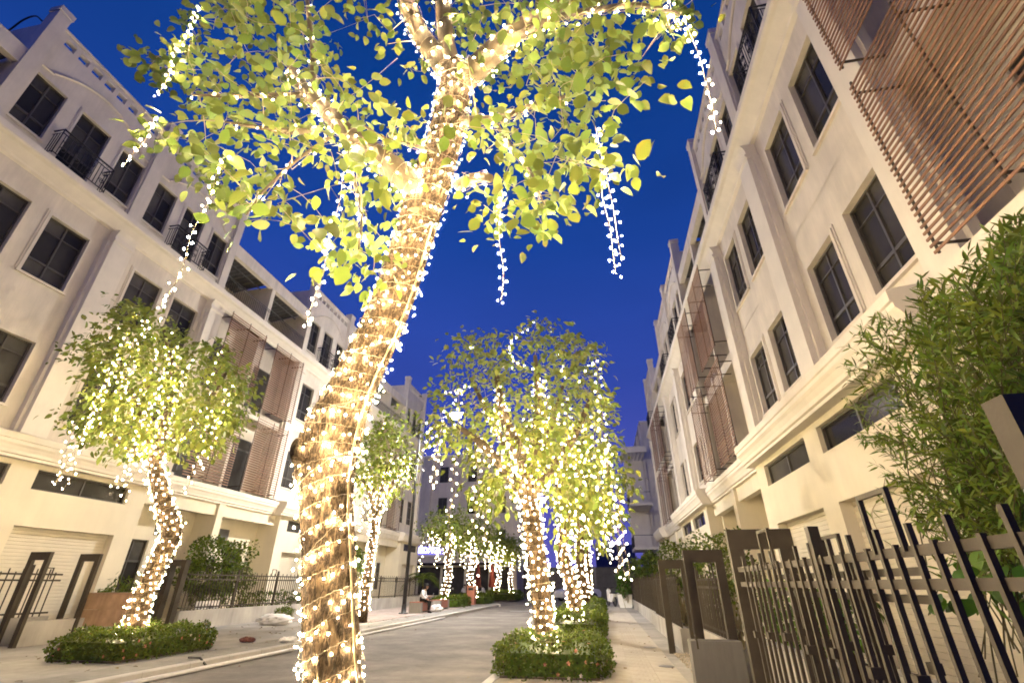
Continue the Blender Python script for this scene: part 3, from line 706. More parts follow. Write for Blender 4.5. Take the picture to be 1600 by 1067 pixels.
# left side
gate_frame('front gate frame beside the open driveway, left of the wooden crate', -13.88, 10.45, 1.98, 0.60, 0.08, 0.12)
gate_frame('rear gate frame just behind the front one, left of the wooden crate', -13.95, 11.75, 2.0, 0.64, 0.08, 0.12)
gate_frame('gate frame right of the light-wrapped leaning trunk', -13.9, 14.75, 1.98, 0.62, 0.2, 0.14)
picket_fence('garden railing cut by the left picture edge beside the tall gate frame', -14.15, 6.0, 11.6, pl_h=0.55, top=1.62, r1=1.5, r2=1.36, gap=0.16)
picket_fence('long garden railing with looped pickets on a low wall by the leafy bush', -13.35, 14.95, 24.2, pl_h=0.52, top=1.66, r1=1.56, r2=1.42, gap=0.14)
picket_fence('garden railing on a low wall behind the lamp post and the seated person', -13.1, 24.6, 36.5, pl_h=0.55, top=1.75, r1=1.6, r2=1.45, gap=0.16)
gate_frame('square gate frame behind the dark lamp post', -13.6, 24.4, 2.0, 0.6, 0.18, 0.14)

# ------------------------------------------------------------------ leaves, branches, lights
def leaf_template(kind):
    """pointing along +x, unit length, normal +z; returns verts, tris"""
    st = {'ovate': [(0, 0), (0.06, 0.12), (0.22, 0.31), (0.48, 0.37), (0.74, 0.28), (0.92, 0.11), (1, 0)],
          'simple': [(0, 0), (0.30, 0.27), (0.65, 0.24), (1, 0)],
          'lance': [(0, 0), (0.3, 0.085), (0.65, 0.075), (1, 0)],
          'small': [(0, 0), (0.5, 0.32), (1, 0)]}[kind]
    V, T = [], []; n = len(st)
    for i, (t, w) in enumerate(st):
        dz = -0.22 * t * t
        if w == 0: V.append((t, 0, dz))
        else: V += [(t, -w, dz + 0.25*w), (t, 0, dz), (t, w, dz + 0.25*w)]
    idx = []; c = 0
    for (t, w) in st: idx.append(c); c += 1 if w == 0 else 3
    for i in range(n - 1):
        a, b_ = idx[i], idx[i+1]; wa, wb = st[i][1], st[i+1][1]
        if wa == 0: T += [(a, b_, b_+1), (a, b_+1, b_+2)]
        elif wb == 0: T += [(a, b_, a+1), (a+1, b_, a+2)]
        else: T += [(a, b_, b_+1), (a, b_+1, a+1), (a+1, b_+1, b_+2), (a+1, b_+2, a+2)]
    return np.array(V, float), np.array(T, int)
TPL = {k: leaf_template(k) for k in ('ovate', 'simple', 'lance', 'small')}
def unit(v): return v / (np.linalg.norm(v, axis=-1, keepdims=True) + 1e-9)
def leaf_frames(D, N):
    D = unit(D); N = N - D * (N * D).sum(1, keepdims=True); N = unit(N); S = np.cross(N, D); return D, S, N
def leaves_mesh(name, P, D, N, size, kind, m):
    TV, TT_ = TPL[kind]; D, S, N = leaf_frames(D, N); k = len(TV)
    V = (P[:, None, :] + size[:, None, None] * (TV[None, :, 0, None]*D[:, None, :] + TV[None, :, 1, None]*S[:, None, :] + TV[None, :, 2, None]*N[:, None, :])).reshape(-1, 3)
    T = (TT_[None] + (np.arange(len(P))*k)[:, None, None]).reshape(-1, 3)
    return np_mesh(name, V, T, m, True)
ICO_V = None
def ico():
    t = (1 + 5**0.5)/2
    V = np.array([(-1, t, 0), (1, t, 0), (-1, -t, 0), (1, -t, 0), (0, -1, t), (0, 1, t), (0, -1, -t), (0, 1, -t), (t, 0, -1), (t, 0, 1), (-t, 0, -1), (-t, 0, 1)], float) / math.sqrt(1 + t*t)
    T = np.array([(0,11,5),(0,5,1),(0,1,7),(0,7,10),(0,10,11),(1,5,9),(5,11,4),(11,10,2),(10,7,6),(7,1,8),(3,9,4),(3,4,2),(3,2,6),(3,6,8),(3,8,9),(4,9,5),(2,4,11),(6,2,10),(8,6,7),(9,8,1)])
    return V, T
OCT = (np.array([(1,0,0),(-1,0,0),(0,1,0),(0,-1,0),(0,0,1),(0,0,-1)], float), np.array([(0,2,4),(2,1,4),(1,3,4),(3,0,4),(2,0,5),(1,2,5),(3,1,5),(0,3,5)]))
ICO = ico()
def bulbs_mesh(name, P, r, tpl=OCT):
    TV, TT_ = tpl; P = np.asarray(P); R = (np.full(len(P), r) if np.isscalar(r) else r)*np.random.default_rng(len(P)).uniform(0.65, 1.35, len(P))
    V = (P[:, None, :] + R[:, None, None] * TV[None] * np.array([1, 1, 1.25])).reshape(-1, 3); T = (TT_[None] + (np.arange(len(P))*len(TV))[:, None, None]).reshape(-1, 3)
    return np_mesh(name, V, T, BULB, True)
def tubes_mesh(name, paths, m, seg=5, smooth=True):
    V, F, off = [], [], 0
    for pts, r in paths:
        v, f = tube_np(pts, r, seg, False); V.append(v); F += [tuple(q + off for q in g) for g in f]; off += len(v)
    me = bpy.data.meshes.new(name); V = np.concatenate(V)
    me.from_pydata(V.tolist(), [], F); me.materials.append(m)
    if smooth: me.polygons.foreach_set("use_smooth", [True]*len(me.polygons))
    me.update(); return me
def knobbly(path, seg=10, amp=0.06, freq=3.0, seed=0, ridges=0, ridge_amp=0.0):
    """tapering limb with an uneven surface; path columns x y z r"""
    P = np.array(path); V, F = tube_np(P[:, :3], P[:, 3], seg, True)
    r = np.random.default_rng(seed); ph = r.random((4, 4))*6.28; n = len(P)
    k = np.repeat(np.arange(n), seg); a = np.tile(np.arange(seg), n)*2*math.pi/seg
    z = P[k, 2]*freq
    f = amp*(np.sin(a*2 + z + ph[0, 0]) + np.sin(a*3 - z*1.7 + ph[0, 1]) + 0.7*np.sin(a*5 + z*2.3 + ph[0, 2]))*0.5
    if ridges:
        wob = 0.9*np.sin(z*1.3 + ph[1, 0]) + 0.5*np.sin(z*3.1 + a*2 + ph[1, 1])
        f += ridge_amp*np.abs(np.sin(a*ridges/2 + wob)) + 0.5*ridge_amp*np.abs(np.sin(a*ridges*0.77 - 1.4*wob + ph[1, 2] + z))
        f += ridge_amp*0.5*(r.random(len(k)) - 0.5)
    V = P[k, :3] + (V - P[k, :3])*(1 + f - (f.mean() if ridges else 0))[:, None]
    return V, F
def limb_mesh(name, path, m, **kw):
    V, F = knobbly(path, **kw); me = bpy.data.meshes.new(name); me.from_pydata(V.tolist(), [], F); me.materials.append(m)
    me.polygons.foreach_set("use_smooth", [True]*len(me.polygons)); me.update(); return me
def helix(path, pitch, off, step=0.05, wob=0.35, rs=None):
    """cable wound round a limb: points hugging the bark"""
    rs = rs or rng; P = resample(path, 0.012 if step < 0.03 else 0.05); C = P[:, :3]; R = P[:, 3]
    T = unit(np.gradient(C, axis=0)); u = np.cross(T[0], [0.3, 1, 0.1]); u /= np.linalg.norm(u); U = []
    for k in range(len(C)):
        u = u - T[k]*(u @ T[k]); u /= np.linalg.norm(u); U.append(u)
    U = np.array(U); W = np.cross(T, U); d = np.r_[0, np.cumsum(np.linalg.norm(np.diff(C, axis=0), axis=1))]
    out = []; s = 0.0; a = rs.random()*6.28; p0 = rs.random()*6
    while s < d[-1]:
        i = min(np.searchsorted(d, s), len(C) - 1); r = R[i] + off
        w = wob*pitch*math.sin(a*1.0 + p0) * 0.5
        ss = min(max(s + w, 0), d[-1]); j = min(np.searchsorted(d, ss), len(C) - 1)
        out.append(C[j] + r*(math.cos(a)*U[j] + math.sin(a)*W[j])); da = step / max(r, 0.02); a += da; s += pitch*da/(2*math.pi)
    return np.array(out)
def bulbs_along(path, gap, hang, jit, rs=None):
    rs = rs or rng; P = resample(path, gap); n = len(P)
    return P + np.c_[rs.normal(0, jit, n), rs.normal(0, jit, n), -hang*(0.4 + rs.random(n)) + rs.normal(0, jit*1.6, n)]
def strand(top, length, rs, gap=0.075, amp=0.035, sway=0.04):
    """hanging light string: wire path and bulb positions"""
    n = max(6, int(length/0.05)); t = np.linspace(0, 1, n); ph = rs.random(4)*6.28
    W = np.c_[top[0] + sway*np.sin(t*5 + ph[0])*t + amp*0.5*np.sin(t*length*9 + ph[1]), top[1] + sway*np.sin(t*4 + ph[2])*t + amp*0.5*np.cos(t*length*9 + ph[3]), top[2] - t*length]
    k = np.arange(0.4, n, gap/0.05*1.0*(n - 1)*0.05/length if length > 0 else 1)
    k = np.clip(k, 0, n - 1); B = np.stack([np.interp(k, np.arange(n), W[:, i]) for i in range(3)], 1)
    s = np.where(np.arange(len(B)) % 2 == 0, 1, -1)
    B[:, 0] += s*amp*(0.6 + rs.random(len(B))); B[:, 1] += rs.normal(0, amp*0.6, len(B)); B[:, 2] -= 0.01 + 0.02*rs.random(len(B))
    return W, B

def twigs_to(clusters, skel, skr, rs):
    """join every leaf cluster to the nearest wood by a bent twig; later twigs may spring from earlier ones"""
    pts = [np.array(p) for p in skel]; S = np.array(skel); R = list(skr)
    order = np.argsort([np.min(np.linalg.norm(S - c, axis=1)) for c in clusters]); paths = []
    Sx = S.copy(); Rx = np.array(R, float)
    for i in order:
        c = clusters[i]; d = np.linalg.norm(Sx - c, axis=1) + np.clip(Sx[:, 2] - c[2], 0, 9)*0.25; j = int(np.argmin(d)); a = Sx[j]; L_ = np.linalg.norm(c - a)
        if L_ < 0.03: continue
        r0 = min(Rx[j]*0.7, 0.004 + 0.010*L_); mid = (a + c)/2 + rs.normal(0, 0.08*L_, 3) + np.array([0, 0, 0.06*L_]); n = max(4, int(L_/0.12))
        t = np.linspace(0, 1, n)[:, None]; P = (1 - t)**2*a + 2*t*(1 - t)*mid + t*t*c
        rr = np.linspace(r0, 0.0025, n); paths.append((P, rr)); Sx = np.vstack([Sx, P[1:]]); Rx = np.r_[Rx, rr[1:]]
    return paths
def cluster_leaves(clusters, centre, per, spread, size, rs, droop=0.5):
    P, D, N, Z = [], [], [], []
    for c in clusters:
        out = unit((c - centre)[None])[0]; n = max(2, int(rs.normal(per, per*0.25)))
        o = rs.normal(0, spread, (n, 3)); o[:, 2] *= 0.7
        P.append(c + o); d = unit(rs.normal(0, 0.75, (n, 3)) + out*0.55 + unit(o)*0.5) + np.array([0, 0, -droop]); D.append(d)
        nn = rs.normal(0, 0.55, (n, 3)) + np.array([0, 0, 0.9]) + out*0.2; N.append(nn); Z.append(size*np.clip(rs.normal(1, 0.2, n), 0.55, 1.45))
    return np.concatenate(P), np.concatenate(D), np.concatenate(N), np.concatenate(Z)
BULB_FAR = emit_mat("warm_bulb_far", (1.0, 0.765, 0.45), BULB_L * 0.34)

def pxpath(pts, step=0.12):
    """(px, py, Y, diameter in px) -> x y z r"""
    out = []
    for x, y, Y, d in pts:
        p = survey(x, y, Y); out.append((*p, d/2*depth_of(p)/F_PX))
    return smooth_path(out, step)
# ---- the big near tree
t1 = thing('tree', 'big nearest tree with a thick leaning ridged trunk and large lime leaves', 'tree', (-1.86, 3.74, 0), 0, 'light-wrapped avenue trees')
t1_inv = Matrix.Translation((1.86, -3.74, 0))
def adopt(o, parent_loc):
    o.matrix_parent_inverse = Matrix.Translation([-c for c in parent_loc]); return o
T1L = (-1.86, 3.74, 0)
tr = pxpath([(520, 1067, 3.73, 96), (516, 950, 3.70, 91), (514, 850, 3.68, 86), (510, 770, 3.66, 88), (514, 695, 3.62, 104), (548, 610, 3.55, 80), (588, 530, 3.45, 72), (621, 450, 3.35, 68), (645, 370, 3.25, 66), (672, 290, 3.15, 66), (694, 220, 3.05, 60), (708, 150, 2.95, 54), (712, 108, 2.9, 50)], 0.02)
base = np.array([[-1.80, 3.76, -0.1, 0.28], [-1.82, 3.75, 0.15, 0.245], [-1.85, 3.74, 0.4, tr[0, 3]*1.02]])
tr = np.vstack([resample(base, 0.02), tr]); tr[:, 3] *= 0.89
adopt(link('trunk', limb_mesh('trunk', tr, BARK, seg=88, amp=0.035, freq=2.2, seed=3, ridges=26, ridge_amp=0.05), t1), T1L)
knot = np.array([(*survey(476, 712, 3.45), 0.10), (*survey(470, 705, 3.42), 0.085), (*survey(466, 690, 3.40), 0.05), (*survey(464, 684, 3.39), 0.015)])
adopt(link('knot', limb_mesh('knot', smooth_path(knot, 0.02), BARK, seg=20, amp=0.12, seed=5), t1), T1L)
LIMBS = [
 [(664, 305, 3.12, 50), (630, 275, 3.0, 46), (595, 248, 2.9, 41), (545, 210, 2.78, 34), (505, 168, 2.68, 30), (475, 138, 2.62, 24), (455, 108, 2.6, 16)],
 [(708, 125, 2.95, 44), (680, 85, 2.85, 38), (655, 50, 2.75, 33), (640, 15, 2.65, 30), (622, -45, 2.55, 25), (600, -110, 2.4, 18)],
 [(706, 112, 2.9, 36), (697, 60, 2.8, 30), (691, 0, 2.7, 28), (688, -60, 2.6, 25), (680, -130, 2.5, 18)],
 [(715, 132, 2.93, 46), (752, 100, 2.85, 42), (800, 55, 2.75, 36), (850, 22, 2.65, 30), (905, -20, 2.55, 24), (960, -60, 2.5, 14)],
 [(712, 190, 3.0, 20), (770, 186, 2.85, 14), (825, 168, 2.7, 11), (885, 150, 2.6, 6)],
 [(715, 290, 3.12, 22), (738, 279, 3.02, 20), (758, 277, 2.95, 17), (766, 279, 2.92, 15)],
 [(488, 145, 2.66, 11), (489, 80, 2.6, 10), (482, 20, 2.5, 9), (476, -60, 2.4, 7)],
 [(478, 148, 2.64, 11), (420, 149, 2.5, 9), (360, 150, 2.35, 7), (300, 148, 2.2, 4)],
 [(502, 200, 2.7, 11), (460, 206, 2.6, 10), (410, 200, 2.45, 8), (350, 190, 2.25, 4)],
 [(520, 212, 2.75, 7), (470, 245, 2.6, 6), (420, 290, 2.5, 5), (385, 335, 2.4, 3)],
 [(800, 60, 2.75, 16), (870, 28, 2.55, 13), (940, 14, 2.4, 11), (1000, 8, 2.3, 8), (1060, 20, 2.2, 4)],
 [(690, 240, 3.02, 8), (640, 225, 2.7, 6), (600, 215, 2.5, 5), (560, 190, 2.3, 3)],
 [(545, 215, 2.8, 9), (550, 270, 2.6, 7), (565, 330, 2.5, 6), (560, 390, 2.45, 3)],
 [(770, 186, 2.85, 9), (800, 230, 2.7, 7), (830, 270, 2.6, 6), (850, 320, 2.5, 3)],
]
skel, skr, limb_paths = [], [], []
for q, L_ in enumerate(LIMBS):
    p = pxpath([(a, b_, c, d*0.86) for a, b_, c, d in L_], 0.05); limb_paths.append(p)
    adopt(link('limb', limb_mesh('limb', p, GREENP, seg=16 if q < 6 else 8, amp=0.05, freq=5, seed=q + 20), t1), T1L)
    for k in range(0, len(p), 2): skel.append(p[k, :3]); skr.append(p[k, 3])
CROWN1 = [(178, 112), (240, 80), (262, 70), (300, 25), (330, -60), (640, -160), (1000, -160), (1135, -40), (1120, 8), (1075, 40), (1045, 85), (1010, 130), (975, 180), (985, 235), (960, 290), (905, 345), (880, 325), (850, 375), (800, 345), (770, 355), (725, 320), (715, 240), (700, 175), (660, 210), (690, 290), (620, 330), (605, 385), (598, 430), (560, 445), (500, 400), (480, 345), (440, 335), (395, 358), (350, 320), (300, 265), (240, 230), (250, 160), (215, 140)]
HOLES1 = [[(590, 70), (640, 110), (700, 150), (690, 200), (640, 175), (575, 160), (545, 120)], [(560, 300), (620, 310), (610, 350), (590, 340), (565, 325)], [(410, 205), (465, 225), (455, 265), (410, 250), (385, 235)], [(250, 165), (300, 160), (330, 200), (300, 230)], [(505, 30), (560, 40), (560, 90), (520, 90)], [(725, 330), (780, 310), (775, 250), (720, 240)], [(440, 300), (520, 280), (530, 330), (500, 345)]]
def crown_clusters(poly, holes, n, yfun, rs, mind):
    xs = [p[0] for p in poly]; ys = [p[1] for p in poly]; out = []; tries = 0
    while len(out) < n and tries < n*60:
        tries += 1; x, y = rs.uniform(min(xs), max(xs)), rs.uniform(min(ys), max(ys))
        if not in_poly(x, y, poly) or any(in_poly(x, y, h) for h in holes): continue
        p = survey(x, y, yfun(x, y, rs))
        if out and np.min(np.linalg.norm(np.array(out) - p, axis=1)) < mind: continue
        out.append(p)
    return np.array(out)
rs1 = np.random.default_rng(11)
BARE1 = [[(655, 430), (600, 250), (520, 215), (460, 165), (450, 120), (500, 120), (600, 215), (660, 260), (690, 160), (650, 80), (600, 0), (600, -60), (720, -60), (725, 90), (800, 30), (880, 0), (890, 30), (790, 110), (735, 150), (720, 280), (690, 420)]]
def ydepth1(x, y, r):
    if in_poly(x, y, BARE1[0]): return r.uniform(3.3, 4.4)
    return float(np.clip(r.normal(2.6 + 0.10*(y > 250), 0.42), 1.9, 3.9))
cl1 = crown_clusters(CROWN1, HOLES1, 520, ydepth1, rs1, 0.12)
tw1 = twigs_to(cl1, skel, skr, rs1)
adopt(link('twigs', tubes_mesh('twigs', tw1, TWIG, 5), t1, kind='stuff'), T1L)
P, D, N, Z = cluster_leaves(cl1, np.array([-1.3, 2.9, 5.0]), 10.5, 0.105, 0.092, rs1, 0.25)
# petiole side: leaves show their blades, hanging a little
near = np.argsort(np.linalg.norm(P - np.array([0, 0, CAM_H]), axis=1)); vis = []
for i in near:
    x, y = seen_at(P[i])
    if 0 < x < 1600 and 0 < y < 1067: vis.append(i)
    if len(vis) >= 300: break
vis = np.array(vis); rest = np.setdiff1d(np.arange(len(P)), vis)
adopt(link('foliage', leaves_mesh('foliage', P[rest], D[rest], N[rest], Z[rest], 'ovate', LEAF), t1, kind='stuff'), T1L)
lmeshes = [np_mesh('leaf', TPL['ovate'][0]*np.array([1, w, k]), TPL['ovate'][1], LEAF, True) for w, k in ((1, 1), (1.12, 0.4), (0.92, 1.8))]
DD, SS, NN = leaf_frames(D[vis], N[vis])
for q, i in enumerate(vis):
    o = bpy.data.objects.new('leaf', lmeshes[q % 3]); COL.objects.link(o); o.parent = t1
    M = Matrix(((DD[q][0], SS[q][0], NN[q][0], P[i][0] - T1L[0]), (DD[q][1], SS[q][1], NN[q][1], P[i][1] - T1L[1]), (DD[q][2], SS[q][2], NN[q][2], P[i][2]), (0, 0, 0, 1)))
    o.matrix_local = M @ Matrix.Scale(Z[i], 4)
# lights wound round trunk and limbs
R1 = 0.0060
bulb1 = np_mesh('bulb', ICO[0]*np.array([R1, R1, R1*1.3]), ICO[1], BULB, True)
def string_lights(label, cables, bulbs, cable_r, mesh_one=None, r_rest=None, m=None, group='fairy lights on the avenue trees', loc=(0, 0, 0), n_single=300, bulb_r=0.02, strands=()):
    t = thing('string_lights', label, 'string lights', loc, 0, group)
    adopt(link('cable', tubes_mesh('cable', [(c, cable_r) for c in cables], WIRE, 4), t), loc)
    bulbs = np.asarray(bulbs)
    if mesh_one is not None:
        d = np.argsort(np.linalg.norm(bulbs - np.array([0, 0, CAM_H]), axis=1)); one, rest = d[:n_single], d[n_single:]
        for i in one: link('bulb', mesh_one, t, bulbs[i] - np.array(loc)).scale = (random.uniform(0.65, 1.4),)*3
        bulbs = bulbs[rest]
    if len(bulbs):
        me = bulbs_mesh('bulbs', bulbs, bulb_r)
        if m: me.materials.clear(); me.materials.append(m)
        adopt(link('bulbs', me, t, kind='stuff'), loc)
    return t
cables, bl = [], []
hx = helix(tr[tr[:, 2] > 0.35], 0.165, 0.022, 0.02, 0.3, rs1); cables.append(hx); bl.append(bulbs_along(hx, 0.072, 0.06, 0.014, rs1))
hx = helix(tr[tr[:, 2] > 0.5], 0.55, 0.026, 0.02, 0.3, rs1); cables.append(hx); bl.append(bulbs_along(hx, 0.14, 0.04, 0.015, rs1))
for q, pit, gp in ((0, 0.16, 0.10), (1, 0.17, 0.13), (3, 0.16, 0.125), (4, 0.2, 0.13), (10, 0.25, 0.13), (5, 0.2, 0.12), (8, 0.35, 0.16), (7, 0.35, 0.2), (12, 0.3, 0.12), (2, 0.3, 0.16), (6, 0.4, 0.16), (9, 0.5, 0.2), (11, 0.4, 0.18), (13, 0.4, 0.18)):
    hx = helix(limb_paths[q], pit, 0.02, 0.03, 0.6, rs1); cables.append(hx); bl.append(bulbs_along(hx, gp, 0.04, 0.015, rs1))
bl = np.concatenate(bl)
string_lights('string of warm fairy lights wound round the big nearest tree', cables, bl, 0.0026, bulb1, bulb_r=R1)
dc = thing('feed_cable', 'pale supply cable running up the right side of the thick trunk', 'cable')
k = np.arange(0, len(tr), 12); rgt = unit(np.c_[np.full(len(k), 0.93), np.full(len(k), -0.25), np.zeros(len(k))])
off = tr[k, :3] + rgt*(tr[k, 3]*1.05 + 0.012)[:, None]; off = off[(off[:, 2] > 0.0) & (off[:, 2] < 4.4)]
link('cable', MB().tube(off, 0.011, 8).mesh('cable', WIRE, True), dc)
STR = [((354, 236), (243, 482), 2.3, 'longest light strand hanging in front of the left townhouses'),
       ((547, 232), (488, 505), 2.55, 'light strand hanging left of the thick leaning trunk'),
       ((783, 298), (778, 468), 2.7, 'single light strand hanging against the sky right of the trunk'),
       ((932, 195), (943, 432), 2.6, 'left one of the two light strands hanging side by side in the sky'),
       ((946, 240), (968, 410), 2.55, 'right one of the two light strands hanging side by side in the sky'),
       ((1070, 25), (1118, 198), 2.2, 'light strand hanging close to the right townhouse roof'),
       ((243, 182), (204, 262), 2.2, 'short light strand at the left tip of the big crown'),
       ((1038, -30), (1026, 55), 2.3, 'short bright light strand at the top edge of the picture'),
       ((318, 5), (262, 140), 2.2, 'light strand hanging inside the upper left of the big crown')]
for (a, b_, Y, lab) in STR:
    top = survey(*a, Y); bot = survey(*b_, Y); W, B = strand(top, max(0.3, top[2] - bot[2]), rs1, 0.052, 0.019, 0.02)
    t = thing('light_strand', lab, 'light strand', tuple(top), 0, 'light strands hanging from the big tree')
    adopt(link('cable', tubes_mesh('cable', [(W, 0.003)], WIRE, 4), t), tuple(top))
    for p in B: link('bulb', bulb1, t, p - top).scale = (random.uniform(0.6, 1.4),)*3

# ---- the other avenue trees
BULB_FAR2 = emit_mat("warm_bulb_farthest", (1.0, 0.765, 0.45), BULB_L * 0.13)
def avenue_tree(label, llabel, loc, trunk, limbs, clusters, per, size, rs, centre, bulb_r, strands, twig_bulbs=0.3, pitch=0.12, gap=0.11, leafkind='simple', far=False, spread=0.17):
    t = thing('tree', label, 'tree', loc, 0, 'light-wrapped avenue trees')
    adopt(link('trunk', limb_mesh('trunk', trunk, BARK2, seg=20, amp=0.06, freq=2.5, seed=int(rs.integers(99))), t), loc)
    skel, skr = [], []
    for p in limbs:
        adopt(link('limb', limb_mesh('limb', p, GREENP, seg=10, amp=0.05, freq=4, seed=int(rs.integers(99))), t), loc)
        for k in range(0, len(p), 2): skel.append(p[k, :3]); skr.append(p[k, 3])
    tw = twigs_to(clusters, skel, skr, rs)
    adopt(link('twigs', tubes_mesh('twigs', tw, TWIG, 4), t, kind='stuff'), loc)
    P, D, N, Z = cluster_leaves(clusters, centre, per, spread, size, rs, 0.45)
    adopt(link('foliage', leaves_mesh('foliage', P, D, N, Z, leafkind, LEAF2), t, kind='stuff'), loc)
    cables, bl = [], []
    hx = helix(trunk[trunk[:, 2] > 0.3], pitch, 0.05, 0.07, 0.4, rs); cables.append(hx); bl.append(bulbs_along(hx, gap, 0.03, 0.02, rs))
    for p in limbs:
        p = p[:max(4, int(len(p)*0.8))]
        hx = helix(p, pitch*1.5, 0.03, 0.06, 0.4, rs); cables.append(hx); bl.append(bulbs_along(hx, gap*1.15, 0.04, 0.025, rs))
    for P_, r_ in tw:
        if rs.random() < twig_bulbs and len(P_) > 4: bl.append(bulbs_along(P_ - np.array([0, 0, 0.03]), gap*1.2, 0.05, 0.03, rs))
    for top, ln in strands:
        W, B = strand(np.array(top), ln, rs, gap*0.75, 0.045, 0.06); cables.append(W); bl.append(B)
    string_lights(llabel, cables, np.concatenate(bl), 0.004, None, m=BULB_FAR2 if bulb_r > 0.0125 else BULB_FAR, loc=loc, bulb_r=bulb_r)
    return t
# second right tree, behind the flowering hedge
rs2 = np.random.default_rng(22); Y2 = 9.8
trunk2 = pxpath([(851, 1012, Y2, 40), (846, 930, Y2, 35), (836, 860, Y2, 34), (829, 795, Y2, 34), (824, 735, Y2, 32)], 0.06)
b0 = trunk2[0].copy(); trunk2 = np.vstack([[b0[0] + 0.02, b0[1], -0.1, b0[3]*1.25], trunk2]); trunk2[:, 3] *= 0.86
limbs2 = [pxpath(p, 0.08) for p in ([(824, 740, Y2, 26), (804, 692, Y2 - .2, 21), (785, 640, Y2 - .3, 15), (776, 585, Y2 - .3, 8)], [(822, 775, Y2, 20), (790, 735, Y2 - .5, 18), (755, 695, Y2 - .9, 14), (715, 665, Y2 - 1.2, 7)],
          [(826, 738, Y2, 24), (838, 680, Y2 + .3, 18), (842, 620, Y2 + .4, 13), (836, 555, Y2 + .4, 6)], [(828, 780, Y2, 20), (862, 728, Y2 - .2, 15), (898, 680, Y2 - .4, 11), (925, 615, Y2 - .5, 6)],
          [(826, 745, Y2, 14), (860, 670, Y2 + .8, 10), (880, 600, Y2 + 1.2, 5)], [(824, 750, Y2, 14), (775, 670, Y2 + .8, 10), (735, 590, Y2 + 1.0, 5)])]
CROWN2 = [(698, 545), (740, 528), (790, 515), (835, 503), (885, 512), (915, 535), (945, 560), (932, 590), (950, 625), (962, 650), (945, 680), (975, 725), (990, 755), (965, 775), (972, 815), (930, 850), (885, 855), (870, 800), (850, 750), (800, 760), (780, 812), (745, 785), (738, 740), (700, 700), (668, 690), (672, 660), (690, 630), (672, 608), (700, 590)]
HOLES2 = [[(700, 630), (725, 630), (728, 660), (700, 662)], [(760, 690), (800, 680), (805, 720), (770, 730)], [(790, 770), (815, 760), (815, 830), (795, 830)], [(700, 575), (735, 560), (730, 600), (705, 610)], [(830, 600), (850, 600), (850, 640), (830, 640)]]
cl2 = crown_clusters(CROWN2, HOLES2, 420, lambda x, y, r: np.clip(r.normal(Y2, 0.85), 8.0, 11.6), rs2, 0.15)
st2 = [((*survey(x, y, Yv - 0.6),), ln*0.95) for x, y, Yv, ln in ((690, 640, 8.8, 1.5), (684, 690, 9.0, .8), (712, 690, 9.2, 1.9), (746, 700, 9.0, 2.2), (760, 760, 9.2, 1.2), (932, 560, 9.2, 2.9), (926, 640, 9.4, 2.6), (945, 700, 9.3, 2.2), (962, 745, 9.4, 1.7), (968, 790, 9.5, 1.2), (900, 700, 9.0, 1.6), (872, 720, 9.0, 1.5), (775, 600, 9.0, 1.0), (850, 590, 9.0, 1.3), (720, 600, 9.2, .9), (885, 620, 9.0, 1.3), (800, 700, 9.3, 1.0), (672, 650, 9.0, .7))]
avenue_tree('second tree on the right kerb, standing right behind the flowering hedge', 'fairy lights wrapping the tree right behind the near flowering hedge', (float(b0[0]), Y2, 0), trunk2, limbs2, cl2, 12.5, 0.140, rs2, survey(825, 680, Y2), 0.0092, st2, 0.6, 0.13, 0.125)
# small leaning tree on the left pavement
rs3 = np.random.default_rng(33); Y3 = 9.9
trunk3 = pxpath([(203, 1000, Y3, 40), (222, 935, Y3, 33), (246, 878, Y3, 30), (268, 832, Y3, 30), (257, 790, Y3, 27), (246, 745, Y3, 24), (241, 712, Y3, 22)], 0.06)
b3 = trunk3[0].copy(); trunk3 = np.vstack([[b3[0], b3[1], -0.1, b3[3]*1.2], trunk3]); trunk3[:, 3] *= 0.85
limbs3 = [pxpath(p, 0.08) for p in ([(241, 715, Y3, 17), (222, 660, Y3, 12), (200, 600, Y3, 8), (185, 540, Y3, 4)], [(242, 712, Y3, 17), (260, 650, Y3 - .3, 12), (268, 580, Y3 - .4, 8), (255, 510, Y3 - .4, 4)],
          [(243, 716, Y3, 15), (290, 670, Y3, 10), (330, 620, Y3, 7), (355, 580, Y3, 4)], [(240, 718, Y3, 13), (190, 690, Y3 - .3, 9), (145, 660, Y3 - .4, 4)], [(242, 714, Y3, 13), (230, 640, Y3 + 1, 9), (240, 570, Y3 + 1.3, 5)])]
CROWN3 = [(125, 535), (165, 500), (190, 480), (225, 478), (260, 500), (300, 535), (345, 540), (370, 570), (385, 620), (382, 660), (350, 680), (320, 705), (300, 690), (270, 715), (240, 705), (210, 715), (180, 705), (140, 690), (105, 665), (120, 640), (135, 610), (150, 585), (108, 548)]
cl3 = crown_clusters(CROWN3, [], 400, lambda x, y, r: np.clip(r.normal(Y3, 0.8), 8.2, 11.6), rs3, 0.18)
st3 = [((*survey(x, y, Yv - 0.8),), ln*0.95) for x, y, Yv, ln in ((200, 520, 9.4, 2.6), (160, 600, 9.3, 2.4), (125, 650, 9.2, 1.5), (140, 660, 9.3, 1.5), (185, 560, 9.5, 2.0), (218, 690, 9.4, 1.0), (205, 700, 9.2, .8), (225, 700, 9.6, 1.2), (330, 640, 9.4, 1.9), (342, 650, 9.4, 1.2), (275, 540, 9.2, 1.5), (300, 560, 9.4, 1.3), (245, 560, 9.2, 1.2), (360, 600, 9.5, 1.3), (230, 500, 9.3, 2.0), (250, 590, 9.2, 1.6), (262, 620, 9.3, 1.2), (285, 600, 9.2, 1.5), (210, 570, 9.3, 1.8))]
